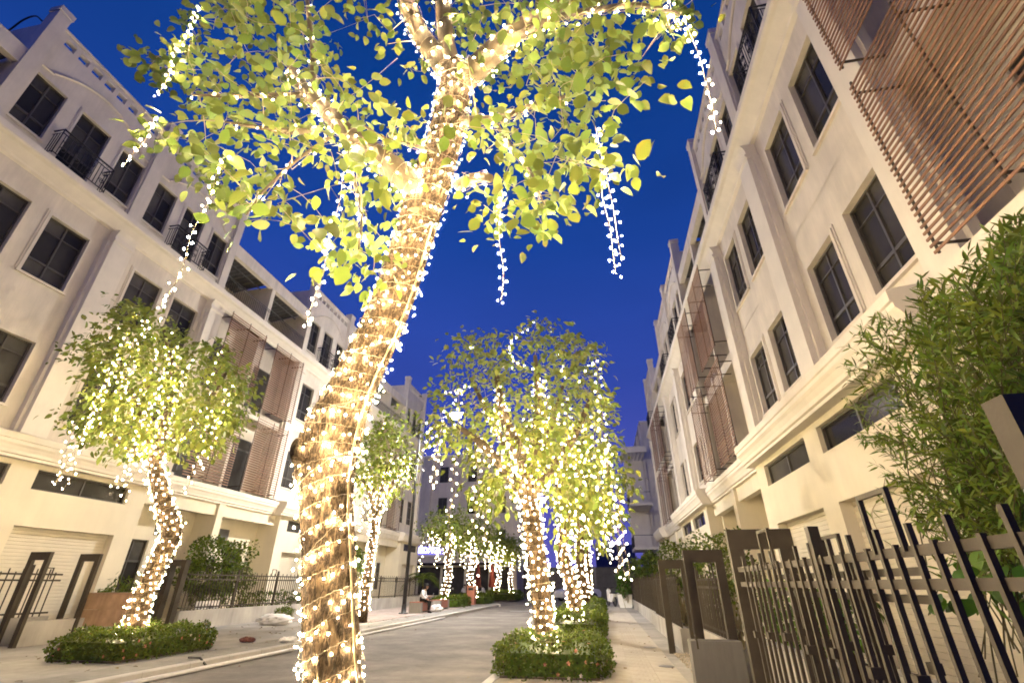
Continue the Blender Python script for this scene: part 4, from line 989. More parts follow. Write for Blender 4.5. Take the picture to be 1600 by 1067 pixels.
avenue_tree('small leaning tree in front of the wooden crate on the left pavement', 'fairy lights wrapping the small leaning tree by the wooden crate', (float(b3[0]), Y3, 0), trunk3, limbs3, cl3, 16, 0.155, rs3, survey(245, 600, Y3), 0.0108, st3, 0.9, 0.15, 0.145, spread=0.2)
# further trees, grown from a seed each
def seeded_tree(label, llabel, x, y, h, rad, seed, n=120, bulb_r=0.026, lean=0.15, fork=0.5, gap=0.15, rtr=0.15, size=0.18, nst=9):
    rs = np.random.default_rng(seed); zf = h*fork; a0 = rs.random()*6.28
    lx, ly = lean*math.cos(a0), lean*math.sin(a0)
    trunk = smooth_path([(x, y, -0.1, rtr*1.25), (x + lx*0.6, y + ly, zf*0.3, rtr), (x - lx*0.8, y - ly, zf*0.65, rtr*0.92), (x + lx*0.3, y, zf, rtr*0.85)], 0.08)
    top = trunk[-1, :3]; limbs = []
    for k in range(5):
        a = a0 + k*1.257 + rs.normal(0, 0.2); e = np.array([x + rad*0.75*math.cos(a), y + rad*0.75*math.sin(a), h*rs.uniform(0.72, 0.95)])
        limbs.append(smooth_path([(*top, rtr*0.6), (*(top*0.6 + e*0.4 + np.array([0, 0, 0.15*h])*0.4), rtr*0.42), (*e, 0.02)], 0.1))
    c = np.array([x, y, (h + zf*0.9)/2 + 0.1*h]); rz = (h - zf*0.85)/2; cl = []
    while len(cl) < n:
        p = rs.uniform(-1, 1, 3); d = np.linalg.norm(p)
        if d > 1 or d < 0.25: continue
        p = p*(0.88 + 0.2*math.sin(4*p[0] + a0)*math.cos(3*p[1] - a0)); cl.append(c + p*np.array([rad, rad, rz]))
    cl = np.array(cl); st = []
    for k in range(nst):
        a = rs.random()*6.28; r = rad*rs.uniform(0.55, 0.95); st.append(((x + r*math.cos(a), y + r*math.sin(a), c[2] - rz*rs.uniform(0.0, 0.6)), rs.uniform(0.7, 2.0)*h/6))
    avenue_tree(label, llabel, (x, y, 0), trunk, limbs, cl, 15, size, rs, c, bulb_r, st, 0.5, max(0.12, gap*0.8), gap, far=True, spread=0.22)
seeded_tree('third tree on the right kerb, its trunk rising from the second clipped hedge', 'fairy lights on the third tree of the right kerb', -1.02, 15.6, 6.6, 1.9, 101, 150, 0.0122, 0.22, 0.5, 0.19, 0.19, 0.16, 12)
seeded_tree('fourth tree on the right kerb, just right of the third trunk', 'fairy lights on the fourth tree of the right kerb', -0.88, 21.6, 6.4, 1.8, 102, 130, 0.0145, 0.1, 0.5, 0.24, 0.19, 0.17, 10)
seeded_tree('fifth and farthest tree on the right kerb', 'fairy lights on the farthest tree of the right kerb', -0.85, 28.0, 6.2, 1.8, 103, 110, 0.0165, 0.1, 0.5, 0.28, 0.18, 0.18, 8)
seeded_tree('tree on the left kerb mostly hidden behind the thick near trunk', 'fairy lights on the tree hidden behind the thick near trunk', -9.15, 19.3, 7.6, 1.75, 104, 120, 0.0124, 0.15, 0.48, 0.20, 0.16, 0.19, 9)
seeded_tree('small tree right behind the seated person, in a low planted bed', 'fairy lights on the small tree behind the seated person', -10.3, 33.6, 5.6, 2.3, 105, 130, 0.017, 0.15, 0.5, 0.28, 0.2, 0.2, 10)
seeded_tree('tree whose trunk stands behind the terracotta bin', 'fairy lights on the tree behind the terracotta bin', -9.9, 39.0, 5.6, 2.2, 106, 120, 0.018, 0.3, 0.5, 0.30, 0.2, 0.2, 9)
seeded_tree('left one of the two far trees in the round bed at the street end', 'fairy lights on the left far tree of the round bed', -10.0, 49.0, 5.6, 1.7, 107, 80, 0.021, 0.2, 0.5, 0.36, 0.2, 0.22, 7)
seeded_tree('right one of the two far trees in the round bed at the street end', 'fairy lights on the right far tree of the round bed', -8.9, 50.0, 5.2, 1.6, 108, 80, 0.021, 0.2, 0.5, 0.36, 0.18, 0.22, 6)

# ------------------------------------------------------------------ hedges and bushes
def hedge(label, x0, x1, y0, y1, h, n, size, seed, flowers=60, group='clipped hedges round the tree feet', leaf=None):
    rs = np.random.default_rng(seed); t = thing('hedge', label, 'hedge', ((x0 + x1)/2, (y0 + y1)/2, 0), 0, group); loc = ((x0 + x1)/2, (y0 + y1)/2, 0)
    hx, hy = (x1 - x0)/2, (y1 - y0)/2
    link('stems', MB().box(-hx*0.78, hx*0.78, -hy*0.84, hy*0.84, -0.05, h*0.68).mesh('stems', HLEAF), t)
    link('soil_bed', MB().box(-hx*0.85, hx*0.85, -hy*0.9, hy*0.9, -0.05, 0.02).mesh('soil_bed', SOIL), t)
    def pts(n):
        A = np.array([2*hx*2*hy, 2*hx*h, 2*hx*h, 2*hy*h, 2*hy*h]); f = rs.choice(5, n, p=A/A.sum()); u, v = rs.uniform(-1, 1, n), rs.uniform(0, 1, n)
        P = np.zeros((n, 3)); Nn = np.zeros((n, 3)); w = rs.uniform(-1, 1, n)
        m = f == 0; P[m] = np.c_[u[m]*hx, w[m]*hy, np.full(m.sum(), h)]; Nn[m] = (0, 0, 1)
        for k, (sx, sy) in enumerate(((0, -1), (0, 1), (-1, 0), (1, 0))):
            m = f == k + 1; P[m] = np.c_[(sx if sx else u[m])*hx if sx == 0 else np.full(m.sum(), sx*hx), u[m]*hy if sx else np.full(m.sum(), sy*hy), v[m]*h]; Nn[m] = (sx, sy, 0)
        # round the edges and roughen
        q = np.c_[P[:, 0]/hx, P[:, 1]/hy, (P[:, 2] - h*0.4)/(h*0.6)]; r_ = np.maximum(1, (np.abs(q)**5).sum(1)**0.2); P[:, 0] /= r_; P[:, 1] /= r_; P[:, 2] = h*0.4 + (P[:, 2] - h*0.4)/r_
        bump = 0.060*np.sin(P[:, 0]*9 + seed)*np.cos(P[:, 1]*8 - seed) + 0.03*np.sin(P[:, 2]*17 + P[:, 0]*13) + rs.normal(0, 0.030, n)
        P += Nn*bump[:, None]; return P, Nn
    P, Nn = pts(n); D = Nn*0.5 + rs.normal(0, 0.65, (n, 3)) + np.array([0, 0, 0.15])
    link('foliage', leaves_mesh('foliage', P, D, Nn + rs.normal(0, 0.5, (n, 3)) + np.array([0, 0, 0.5]), size*rs.uniform(0.6, 1.4, n), 'small' if size < 0.05 else 'simple', leaf or HLEAF), t, kind='stuff')
    if flowers:
        Q, Qn = pts(flowers); PP, DD_, NN_ = [], [], []
        for p, nn in zip(Q, Qn):
            e1 = unit(np.cross(nn, [0.3, 0.5, 0.8])[None])[0]; e2 = np.cross(nn, e1)
            for k in range(5):
                a = k*1.257; PP.append(p + nn*0.03); DD_.append(e1*math.cos(a) + e2*math.sin(a) + nn*0.3); NN_.append(nn)
        PP, DD_, NN_ = map(np.array, (PP, DD_, NN_)); h2 = len(PP)//10*5*2
        for nm, sl, mm in (('orange_flowers', slice(0, h2*6//10//5*5), FLOWER), ('white_flowers', slice(h2*6//10//5*5, None), PETALW)):
            link(nm, leaves_mesh(nm, PP[sl], DD_[sl], NN_[sl], np.full(len(PP[sl]), 0.032), 'small', mm), t, kind='stuff')
hedge('near flowering hedge with orange and white blooms by the right pavement', KR + 0.03, -0.05, 8.45, 10.9, 0.46, 9000, 0.048, 1, 110)
hedge('second clipped hedge on the right kerb, behind the flowering one', KR + 0.06, -0.10, 13.7, 16.6, 0.55, 6500, 0.055, 2, 14)
hedge('third clipped hedge on the right kerb, behind the second', KR + 0.1, -0.08, 17.4, 22.8, 0.55, 5000, 0.065, 3, 8)
hedge('farthest clipped hedge on the right kerb', KR + 0.1, -0.08, 25.5, 30.0, 0.6, 3000, 0.08, 4, 0)
hedge('flowering hedge round the small leaning tree on the left pavement', -10.5, -8.75, 8.7, 11.35, 0.43, 9000, 0.05, 5, 130)
hedge('low planted bed beside the bench and the seated person', -10.9, -8.9, 32.0, 35.2, 0.55, 2200, 0.10, 6, 20)
hedge('low planted bed round the terracotta bin', -10.8, -8.5, 37.8, 40.6, 0.6, 1800, 0.11, 7, 10)
hedge('green bed under the two far trees at the street end', -11.2, -7.8, 47.4, 51.5, 0.7, 2200, 0.13, 8, 12)
def bush(label, c, r, n, size, seed, kind='simple', m=None, stems=7, cat='bush', flowers=0, name='bush'):
    rs = np.random.default_rng(seed); loc = (c[0], c[1], 0.0); t = thing(name, label, cat, loc, 0, 'garden bushes behind the railings')
    ends = []; paths = []
    for k in range(stems*6):
        d = unit(rs.normal(0, 1, (1, 3)))[0]; e = np.array(c) + d*np.array(r)*rs.uniform(0.6, 1.0); a = np.array([c[0] + rs.normal(0, 0.12), c[1] + rs.normal(0, 0.12), 0.0]); mid = (a + e)/2 + np.array([0, 0, 0.25*r[2]])
        tt = np.linspace(0, 1, 9)[:, None]; P = (1-tt)**2*a + 2*tt*(1-tt)*mid + tt*tt*e; paths.append((P, np.linspace(0.018, 0.004, 9)))
    adopt(link('stems', tubes_mesh('stems', paths, TWIG, 4), t), loc)
    P = unit(rs.normal(0, 1, (n, 3)))*(rs.uniform(0.35, 1.0, n)**0.5)[:, None]
    lob = 0.85 + 0.22*np.sin(P[:, 0]*5 + seed)*np.cos(P[:, 1]*4 + seed*2) + 0.15*np.sin(P[:, 2]*7 + seed); P = P*lob[:, None]
    out = unit(P.copy()); P = np.array(c) + P*np.array(r); P = P[P[:, 2] > 0.1]; out = out[:len(P)]
    k = len(P); D = out*0.5 + rs.normal(0, 0.7, (k, 3)) + np.array([0, 0, -0.1])
    adopt(link('foliage', leaves_mesh('foliage', P, D, rs.normal(0, 0.5, (k, 3)) + np.array([0, 0, 0.8]), size*rs.uniform(0.6, 1.35, k), kind, m or HLEAF), t, kind='stuff'), loc)
    if flowers:
        q = rs.choice(k, flowers); adopt(link('white_flowers', leaves_mesh('white_flowers', P[q] + out[q]*0.08, rs.normal(0, 1, (flowers, 3)), rs.normal(0, 1, (flowers, 3)), np.full(flowers, 0.09), 'small', PETALW), t, kind='stuff'), loc)
bush('big leafy bush behind the long garden railing on the left', (-14.9, 18.0, 1.75), (1.0, 2.0, 1.35), 4200, 0.13, 41, 'simple')
bush('white flowering bush behind the railing and the lamp post', (-14.3, 27.5, 2.0), (1.1, 2.2, 1.5), 2600, 0.16, 42, 'simple', flowers=90)
bush('low shrubs along the wall inside the left garden railing', (-13.75, 19.5, 0.75), (0.35, 4.2, 0.4), 1500, 0.1, 43)
bush('small round shrub on the pavement beside the thick trunk, by the white bag', (-12.6, 19.6, 0.25), (0.42, 0.5, 0.36), 700, 0.07, 44, 'simple')
bush('dark low shrub behind the wooden crate', (-15.0, 14.2, 0.95), (0.5, 0.7, 0.55), 500, 0.2, 45, 'lance')
bush('leafy bush rising behind the square gate frames on the right', (2.75, 13.2, 1.55), (0.85, 2.2, 0.95), 3600, 0.085, 46, 'simple')
bush('bush with pale blossom behind the farther right railing', (2.6, 19.5, 1.75), (0.75, 2.6, 1.0), 2200, 0.11, 47, 'simple', flowers=110)
bush('low plants on the garden wall behind the third gate frame', (2.6, 8.3, 0.85), (0.45, 2.0, 0.5), 1500, 0.1, 48, 'simple', BROAD)
bush('bright potted shrub behind the white planter', (1.15, 33.5, 1.35), (0.5, 0.9, 0.9), 700, 0.17, 49, 'simple', BROAD)
bush('dark trees massed beyond the far end of the right railing', (3.0, 36, 2.1), (1.3, 7, 1.3), 2600, 0.2, 50, 'simple')
# near right bush with lance leaves: arching sprays
rs4 = np.random.default_rng(51); BL = (2.7, 3.6, 0)
BUSHP = [(1305, 610), (1330, 500), (1345, 478), (1400, 495), (1440, 425), (1500, 400), (1545, 345), (1600, 325), (1700, 330), (1720, 880), (1560, 880), (1500, 860), (1455, 850), (1420, 800), (1375, 790), (1372, 745), (1318, 690), (1345, 650)]
tb_ = thing('bush', 'large bush of narrow leaves leaning over the near steel gate', 'bush', BL, 0, 'garden bushes behind the railings')
sp, leafP, leafD, leafN = [], [], [], []; cnt = 0
while cnt < 700:
    x, y = rs4.uniform(1295, 1720), rs4.uniform(325, 890)
    if not in_poly(x, y, BUSHP): continue
    if x < 1400 and y > 560 and rs4.random() < 0.35: continue
    X = rs4.uniform(1.75, 3.1); r_ = _fw*F_PX + _rt*(x - 800) - _up*(y - 533); e = np.array([0, 0, CAM_H]) + r_*(X/r_[0])
    a = np.array([BL[0] + rs4.normal(0, 0.25), BL[1] + rs4.normal(0, 0.3), e[2]*rs4.uniform(0.25, 0.75)]); mid = (a + e)/2 + np.array([0, 0, 0.25])
    tt = np.linspace(0, 1, 12)[:, None]; P = (1-tt)**2*a + 2*tt*(1-tt)*mid + tt*tt*e; sp.append((P, np.linspace(0.005, 0.0014, 12))) if cnt % 2 == 0 else sp.append((P[7:], np.linspace(0.003, 0.0014, 5)))
    tip = P[-1] - P[-3]; tip = tip/np.linalg.norm(tip); n = rs4.integers(16, 24)
    for k in range(n):
        f = k/n; q = e - tip*0.42*(1 - f) ; a_ = k*2.4; s1 = np.cross(tip, [0, 0, 1]); s1 /= np.linalg.norm(s1) + 1e-6; s2 = np.cross(s1, tip)
        leafP.append(q + rs4.normal(0, 0.006, 3)); leafD.append(tip*(0.55 + 0.4*f) + (s1*math.cos(a_) + s2*math.sin(a_))*0.75 + np.array([0, 0, -0.12]) + rs4.normal(0, 0.12, 3)); leafN.append(s2 + rs4.normal(0, 0.4, 3))
    cnt += 1
for k in range(9):
    a = np.array([BL[0] + rs4.normal(0, 0.08), BL[1] + rs4.normal(0, 0.08), 0]); e = np.array([BL[0] + rs4.normal(0, 0.35), BL[1] + rs4.normal(0, 0.4), rs4.uniform(2.0, 3.2)]); tt = np.linspace(0, 1, 14)[:, None]
    sp.append((a*(1 - tt) + e*tt + 0.05*np.sin(tt*7 + k), np.linspace(0.022, 0.008, 14)))
adopt(link('stems', tubes_mesh('stems', sp, STEMB, 4), tb_, kind='stuff'), BL)
leafP, leafD, leafN = map(np.array, (leafP, leafD, leafN))
adopt(link('foliage', leaves_mesh('foliage', leafP, leafD, leafN, 0.092*rs4.uniform(0.55, 1.35, len(leafP)), 'lance', BLEAF), tb_, kind='stuff'), BL)
# hanging tendril at the bush's left edge
td = [survey(1383, 745, 3.6), survey(1378, 770, 3.55), survey(1362, 800, 3.5), survey(1372, 830, 3.5), survey(1380, 850, 3.5)]
td = smooth_path([(*p, 0.003) for p in td], 0.03); adopt(link('tendril', tubes_mesh('tendril', [(td[:, :3], td[:, 3])], TWIG, 4), tb_), BL)
lp = np.repeat(td[::2, :3], 2, 0); adopt(link('tendril_leaves', leaves_mesh('tendril_leaves', lp, rs4.normal(0, 1, lp.shape) + np.array([0, 0, -0.6]), rs4.normal(0, 1, lp.shape), np.full(len(lp), 0.07), 'lance', BLEAF), tb_, kind='stuff'), BL)
# broad-leaved plant low behind the gate
bp_ = thing('broad_leaved_plant', 'plant with big broad leaves seen through the near gate pickets', 'plant', (2.3, 2.55, 0.62))
bm = [np_mesh('leaf', TPL['ovate'][0]*np.array([1, w, k]), TPL['ovate'][1], BROAD, True) for w, k in ((1.25, 1), (1.4, 0.4))]
for k in range(34):
    x, y = random.uniform(1455, 1610), random.uniform(858, 945); X = random.uniform(1.85, 2.3); r_ = _fw*F_PX + _rt*(x - 800) - _up*(y - 533); p = np.array([0, 0, CAM_H]) + r_*(X/r_[0])
    o = link('leaf', bm[k % 2], bp_, p - np.array([2.3, 2.55, 0.62]), (random.uniform(-.5, .5), random.uniform(0.3, 1.2), random.uniform(1.8, 4.4))); s = random.uniform(0.085, 0.13); o.scale = (s, s, s)
adopt(link('stem', tubes_mesh('stem', [(np.array([[2.3 + .1*k, 2.55 - .1*k, 0.6], [2.2 + .08*k, 2.5 - .1*k, 1.1], [2.05 + .05*k, 2.5 - .15*k, 1.45]]), 0.01) for k in range(3)], TWIG, 5), bp_), (2.3, 2.55, 0.62))
# palms
def palm(label, x, y, h, fr, seed, z0=0.0, n=13, m=None):
    rs = np.random.default_rng(seed); t = thing('palm', label, 'palm', (x, y, z0), 0)
    link('trunk', MB().tube([(0, 0, -0.05), (0.03, 0, h*0.5), (0, 0.02, h)], [0.09, 0.075, 0.06], 9).mesh('trunk', BARK2, True), t)
    for k in range(n):
        a = k*2.39; up = rs.uniform(0.2, 1.0); pts = []
        for s in np.linspace(0, 1, 9): pts.append((fr*s*math.cos(a)*(1 - 0.2*up), fr*s*math.sin(a)*(1 - 0.2*up), h + fr*(up*s - 0.95*s*s)))
        pts = np.array(pts); b = MB().tube(pts, np.linspace(0.014, 0.004, 9), 4)
        for i in range(1, 9):
            for q in range(2):
                c = pts[i]*(1 - q*0.5) + pts[i-1]*q*0.5; tdir = unit((pts[i] - pts[i-1])[None])[0]; sd = np.array([-math.sin(a), math.cos(a), 0])
                for s_ in (-1, 1):
                    l = fr*0.32*math.sin(math.pi*(i - q*0.5)/9.5 + 0.15); e = c + (sd*s_*0.8 + tdir*0.6 + np.array([0, 0, -0.35]))*l; wv = tdir*0.022
                    b.poly([c - wv, c + wv, (c + e)/2 + wv*1.1 + np.array([0, 0, .02]), e]); 
        link('frond', b.mesh('frond', m or BLEAF), t)
palm('small palm behind the planted bed at the far left', -13.0, 36.5, 1.6, 1.7, 61)
palm('palm tuft showing above the square gate frame on the right', 3.4, 8.8, 0.95, 0.75, 62)
palm('spiky palm tuft inside the garden behind the wooden crate', -14.9, 14.6, 0.7, 0.6, 63)

# ------------------------------------------------------------------ street furniture and small things
lp_ = thing('street_lamp', 'tall dark lamp post with its lamp lit, beside the bench on the left pavement', 'street lamp', (-9.76, 25, 0))
link('base', MB().lathe([(0.0, 0.0), (0.24, 0.0), (0.24, 0.03), (0.13, 0.05), (0.11, 0.35), (0.085, 0.5)], 14).mesh('base', DARKP, True), lp_)
link('pole', MB().tube([(0, 0, 0.4), (0.0, 0, 5), (0.02, 0, 9.55)], [0.10, 0.075, 0.055], 12).mesh('pole', DARKP, True), lp_)
link('arm', MB().tube([(-0.5, 0, 9.35), (0.02, 0, 9.5), (1.0, 0, 9.75), (1.9, 0, 9.98)], 0.035, 8).mesh('arm', DARKP, True), lp_)
hdm = link('lamp_head', MB().box(1.65, 2.4, -0.14, 0.14, 9.96, 10.08).mesh('lamp_head', DARKP), lp_)
link('lens', MB().lathe([(0.0, 9.70), (0.16, 9.73), (0.26, 9.83), (0.28, 9.958)], 14, (2.08, 0, 0)).mesh('lens', LAMPE, True), hdm)
for k in range(4): link('bolt', cached('bolt', lambda: MB().tube([(0, 0, 0.03), (0, 0, 0.075)], 0.018, 6).mesh('bolt', STEEL)), lp_, (0.19*math.cos(k*1.571 + .78), 0.19*math.sin(k*1.571 + .78), 0))

def bench(label, x, y, group):
    t = thing('bench', label, 'bench', (x, y, 0), 0, group)
    for v in (0, 1.5): link('end_block', cached('beb', lambda: MB().prism([(0, 0), (0.62, 0), (0.62, 0.44), (0.60, 0.46), (0.02, 0.46), (0, 0.44)], 0, 0.26).mesh('end_block', CONCRETE)), t, (0, v, 0))
    for k in range(4): link('front_slat', cached('bfs', lambda: MB().box(0, 0.03, 0.262, 1.498, 0, 0.078).mesh('front_slat', RED)), t, (0.58, 0, 0.10 + 0.092*k))
    for k in range(6): link('seat_slat', cached('bss', lambda: MB().box(0, 0.085, 0.0, 1.76, 0, 0.03).mesh('seat_slat', RED)), t, (0.01 + 0.103*k, 0, 0.463))
    return t
bench('terracotta slatted bench with concrete ends, the one the person sits on', -9.62, 25.3, 'slatted benches on the left pavement')
bench('terracotta slatted bench beyond the seated person, half hidden by plants', -9.7, 28.6, 'slatted benches on the left pavement')

def skin_mesh(name, nodes, edges, m, sub=2):
    """one continuous body grown along a skeleton; nodes: (x, y, z, rx, ry)"""
    me = bpy.data.meshes.new(name); me.from_pydata([n[:3] for n in nodes], edges, []); o = bpy.data.objects.new(name, me); COL.objects.link(o)
    md = o.modifiers.new('skin', 'SKIN'); md.use_smooth_shade = True
    for v, n in zip(me.skin_vertices[0].data, nodes): v.radius = (n[3], n[4] if len(n) > 4 else n[3])
    me.skin_vertices[0].data[0].use_root = True
    o.modifiers.new('sub', 'SUBSURF').levels = sub; o.modifiers['sub'].render_levels = sub
    bpy.context.view_layer.update()
    r = bpy.data.meshes.new_from_object(o.evaluated_get(bpy.context.evaluated_depsgraph_get())); bpy.data.objects.remove(o)
    r.name = name; r.materials.clear(); r.materials.append(m); r.polygons.foreach_set("use_smooth", [True]*len(r.polygons)); return r
def seated_person(label, loc, rotz, cap=True, phone=True, hairm=HAIR):
    """sits on z=0.49 facing +x"""
    t = thing('person', label, 'person', loc, rotz)
    # body: skin surface, pelvis first
    N_ = [(0.0, 0, 0.56, .13, .15), (0.02, 0, 0.72, .12, .145), (0.10, 0, 0.90, .125, .165), (0.15, 0, 1.00, .07, .08), (0.18, 0, 1.06, .05, .052),
          (0.08, 0.18, 0.94, .062, .062), (0.13, 0.23, 0.72, .046, .046), (0.36, 0.17, 0.70, .036, .036), (0.44, 0.14, 0.73, .030, .04),
          (0.08, -0.18, 0.94, .062, .062), (0.18, -0.23, 0.72, .046, .046), (0.38, -0.20, 0.60, .036, .036), (0.46, -0.18, 0.56, .030, .038)]
    link('body', skin_mesh('body', N_, [(0,1),(1,2),(2,3),(3,4),(2,5),(5,6),(6,7),(7,8),(2,9),(9,10),(10,11),(11,12)], SKIN), t)
    sh = [(0.0, 0, 0.55, .145, .165), (0.02, 0, 0.72, .137, .162), (0.10, 0, 0.90, .138, .18), (0.15, 0, 0.99, .075, .085),
          (0.08, 0.18, 0.94, .078, .078), (0.13, 0.235, 0.72, .06, .06), (0.30, 0.19, 0.70, .048, .048), (0.08, -0.18, 0.94, .078, .078), (0.18, -0.235, 0.72, .06, .06), (0.33, -0.21, 0.63, .048, .048)]
    link('shirt', skin_mesh('shirt', sh, [(0,1),(1,2),(2,3),(2,4),(4,5),(5,6),(2,7),(7,8),(8,9)], SHIRT), t)
    tz = [(0.0, 0, 0.53, .14, .17), (0.06, 0.10, 0.545, .10, .10), (0.44, 0.12, 0.60, .075, .075), (0.40, 0.12, 0.34, .058, .058), (0.37, 0.12, 0.12, .048, .048), (0.06, -0.10, 0.545, .10, .10), (0.42, -0.14, 0.53, .075, .075), (0.44, -0.14, 0.30, .058, .058), (0.43, -0.14, 0.12, .05, .05)]
    link('trousers', skin_mesh('trousers', tz, [(0,1),(1,2),(2,3),(3,4),(0,5),(5,6),(6,7),(7,8)], TROUSER), t)
    for (x, y) in ((0.38, 0.12), (0.44, -0.14)):
        link('shoe', skin_mesh('shoe', [(x - 0.04, y, 0.06, .042, .042), (x + 0.06, y, 0.045, .042, .04), (x + 0.17, y, 0.032, .030, .04)], [(0,1),(1,2)], TROUSER, 2), t)
    # head with brow, nose, chin
    hd_ = skin_mesh('head', [(0.215, 0, 1.13, .062, .066), (0.215, 0, 1.20, .092, .078), (0.205, 0, 1.25, .085, .076), (0.27, 0, 1.10, .035, .040), (0.305, 0, 1.165, .012, .012), (0.20, 0.078, 1.17, .012, .02), (0.20, -0.078, 1.17, .012, .02)], [(0,1),(1,2),(0,3),(1,4),(1,5),(1,6)], SKIN, 2)
    hh = link('head', hd_, t)
    link('hair', MB().lathe([(0.095, -0.03), (0.098, 0.02), (0.085, 0.075), (0.05, 0.105), (0.0, 0.112)], 14, (0.195, 0, 1.20)).mesh('hair', hairm, True), hh)
    for s in (-1, 1): link('eye', cached('eye', lambda: MB().lathe([(0, -.008), (.008, 0), (0, .008)], 6).mesh('eye', DARKP, True)), hh, (0.29, 0.03*s, 1.185))
    if cap:
        link('cap', MB().lathe([(0.112, 0.0), (0.115, 0.03), (0.105, 0.085), (0.06, 0.115), (0.0, 0.12)], 16, (0.205, 0, 1.205)).box(0.27, 0.39, -0.07, 0.07, 1.205, 1.222).mesh('cap', TROUSER, True), t)
        for s in (-1, 1): link('epaulette', MB().box(0.03, 0.10, 0.12*s - 0.045, 0.12*s + 0.045, 1.005, 1.03).mesh('epaulette', TROUSER), t)
    for (x, y, z, s) in ((0.47, 0.135, 0.745, 1), (0.49, -0.175, 0.545, -1)):
        for k in range(5):
            l = (0.05, 0.075, 0.08, 0.072, 0.055)[k]; yy = y + (k - 2)*0.017*s
            p = [(x, yy, z, .009), (x + l*0.55, yy, z + 0.012, .008), (x + l*0.95, yy, z - 0.012, .006)] if k else [(x - 0.02, yy, z, .010), (x + 0.02, yy - 0.012*s, z + 0.022, .008), (x + 0.05, yy, z + 0.03, .007)]
            link('finger', skin_mesh('finger', p, [(0,1),(1,2)], SKIN, 1), t)
    return t
p_ = seated_person('person in white shirt, black cap and trousers seated on the bench, looking at a phone', (-9.22, 25.95, 0.0), 0)
ph = thing('phone', 'slim phone held by the person on the bench', 'phone', (-9.22 + 0.53, 25.95 + 0.13, 0.79), 0)
link('shell', MB().box(-0.004, 0.004, -0.036, 0.036, -0.06, 0.09).mesh('shell', DARKP), ph); link('screen', MB().box(-0.0065, -0.0041, -0.033, 0.033, -0.05, 0.08).mesh('screen', emit_mat('phone_glow', (0.7, 0.8, 1.0), 0.9)), ph)
ph.rotation_euler = (0, 0.6, 0)
RAG = mat('rag_cloth', (0.12, 0.045, 0.04), 0.9, 0.3, 12)
def bag(name, label, cat, loc, r, seed, m, flat=0.6):
    rs = np.random.default_rng(seed); V, T = ICO
    for _ in range(3):                                   # subdivide
        cache = {}; V = list(map(tuple, V)); NT = []
        def mid(a, b_):
            k_ = (min(a, b_), max(a, b_))
            if k_ not in cache: p = unit((np.array(V[a]) + np.array(V[b_]))[None])[0]; V.append(tuple(p)); cache[k_] = len(V) - 1
            return cache[k_]
        for a, b_, c in T: x, y, z = mid(a, b_), mid(b_, c), mid(c, a); NT += [(a, x, z), (b_, y, x), (c, z, y), (x, y, z)]
        V, T = np.array(V), np.array(NT)
    f = np.zeros(len(V))
    for k in range(7):
        d = unit(rs.normal(0, 1, (1, 3)))[0]; f += 0.15*np.abs(np.sin((V @ d)*rs.uniform(3, 11) + rs.random()*6))
    V = V*(0.42 + f)[:, None]*np.array(r); V[:, 2] = np.maximum(V[:, 2]*flat + r[2]*flat*0.75, 0.004 + 0.01*rs.random(len(V)))
    return thing(name, label, cat, loc, 0, None, np_mesh(name, V, T, m, False))
bag('plastic_sheet', 'crumpled white plastic sheet lying on the left pavement near the small round shrub', 'plastic sheet', (-11.7, 17.7, 0), (0.55, 0.30, 0.30), 71, WHITEP)
bag('plastic_bag', 'small white plastic bag on the ground beside the bench', 'plastic bag', (-8.75, 27.0, 0), (0.28, 0.26, 0.3), 72, WHITEP)
bag('cloth_rag', 'dark red rag crumpled on the left pavement', 'rag', (-8.86, 12.4, 0), (0.17, 0.11, 0.10), 73, RAG)
bag('paper_scrap', 'white scrap of packaging on the kerb beside the thick trunk', 'litter', (KL - 0.4, 12.6, 0.0), (0.22, 0.12, 0.10), 74, WHITEP)
for k, (x, y) in enumerate(((-9.6, 11.9), (-10.6, 12.6))):
    bag('dry_leaf_clump', ('dark dry leaf clump on the pavement nearer the hedge', 'dark dry leaf clump on the pavement nearer the railing')[k], 'litter', (x, y, 0), (0.06, 0.05, 0.03), 75 + k, BARK2)
for k, (x, y, s) in enumerate(((0.95, 10.2, .14), (0.9, 13.0, .15))):
    t = thing('drain_plate', ('round drain plate in the tiled pavement by the gravel strip', 'round drain plate in the tiled pavement, farther one')[k], 'drain cover', (x, y, 0), 0, 'drain plates in the pavement', MB().lathe([(0, 0.008), (s*0.6, 0.008), (s, 0.004), (s, -0.01)], 14).mesh('drain_plate', STEEL))
# plywood crate in front of the driveway
ct = thing('crate', 'brown plywood crate standing on blocks behind the small leaning tree', 'crate', (-13.57, 11.95, 0))
for z in range(2): link('panel', cached('crp', lambda: MB().box(0, 1.34, 0, 0.02, 0, 0.365).mesh('panel', PLY)), ct, (0, 0.002*z, 0.32 + 0.369*z))
for z in range(2): link('side_panel', cached('crs', lambda: MB().box(1.32, 1.34, 0.021, 0.62, 0, 0.365).mesh('side_panel', PLY)), ct, (0.002*z, 0, 0.32 + 0.369*z))
link('back_panel', MB().box(0, 1.319, 0.60, 0.62, 0.32, 1.05).mesh('back_panel', PLY), ct)
link('lid', MB().box(-0.015, 1.355, -0.015, 0.635, 1.056, 1.075).mesh('lid', PLY), ct)
for u in (0.12, 0.85): link('foot_block', cached('crf', lambda: MB().box(0, 0.3, 0.05, 0.55, 0, 0.318).mesh('foot_block', PLINTH)), ct, (u, 0, 0))
t = thing('garden_wall', 'low pale wall between the two gate frames at the driveway', 'wall', (-13.55, 10.55, 0)); link('wall_core', MB().box(0, 0.2, 0, 1.75, -0.05, 0.5).mesh('wall_core', PLINTH), t)
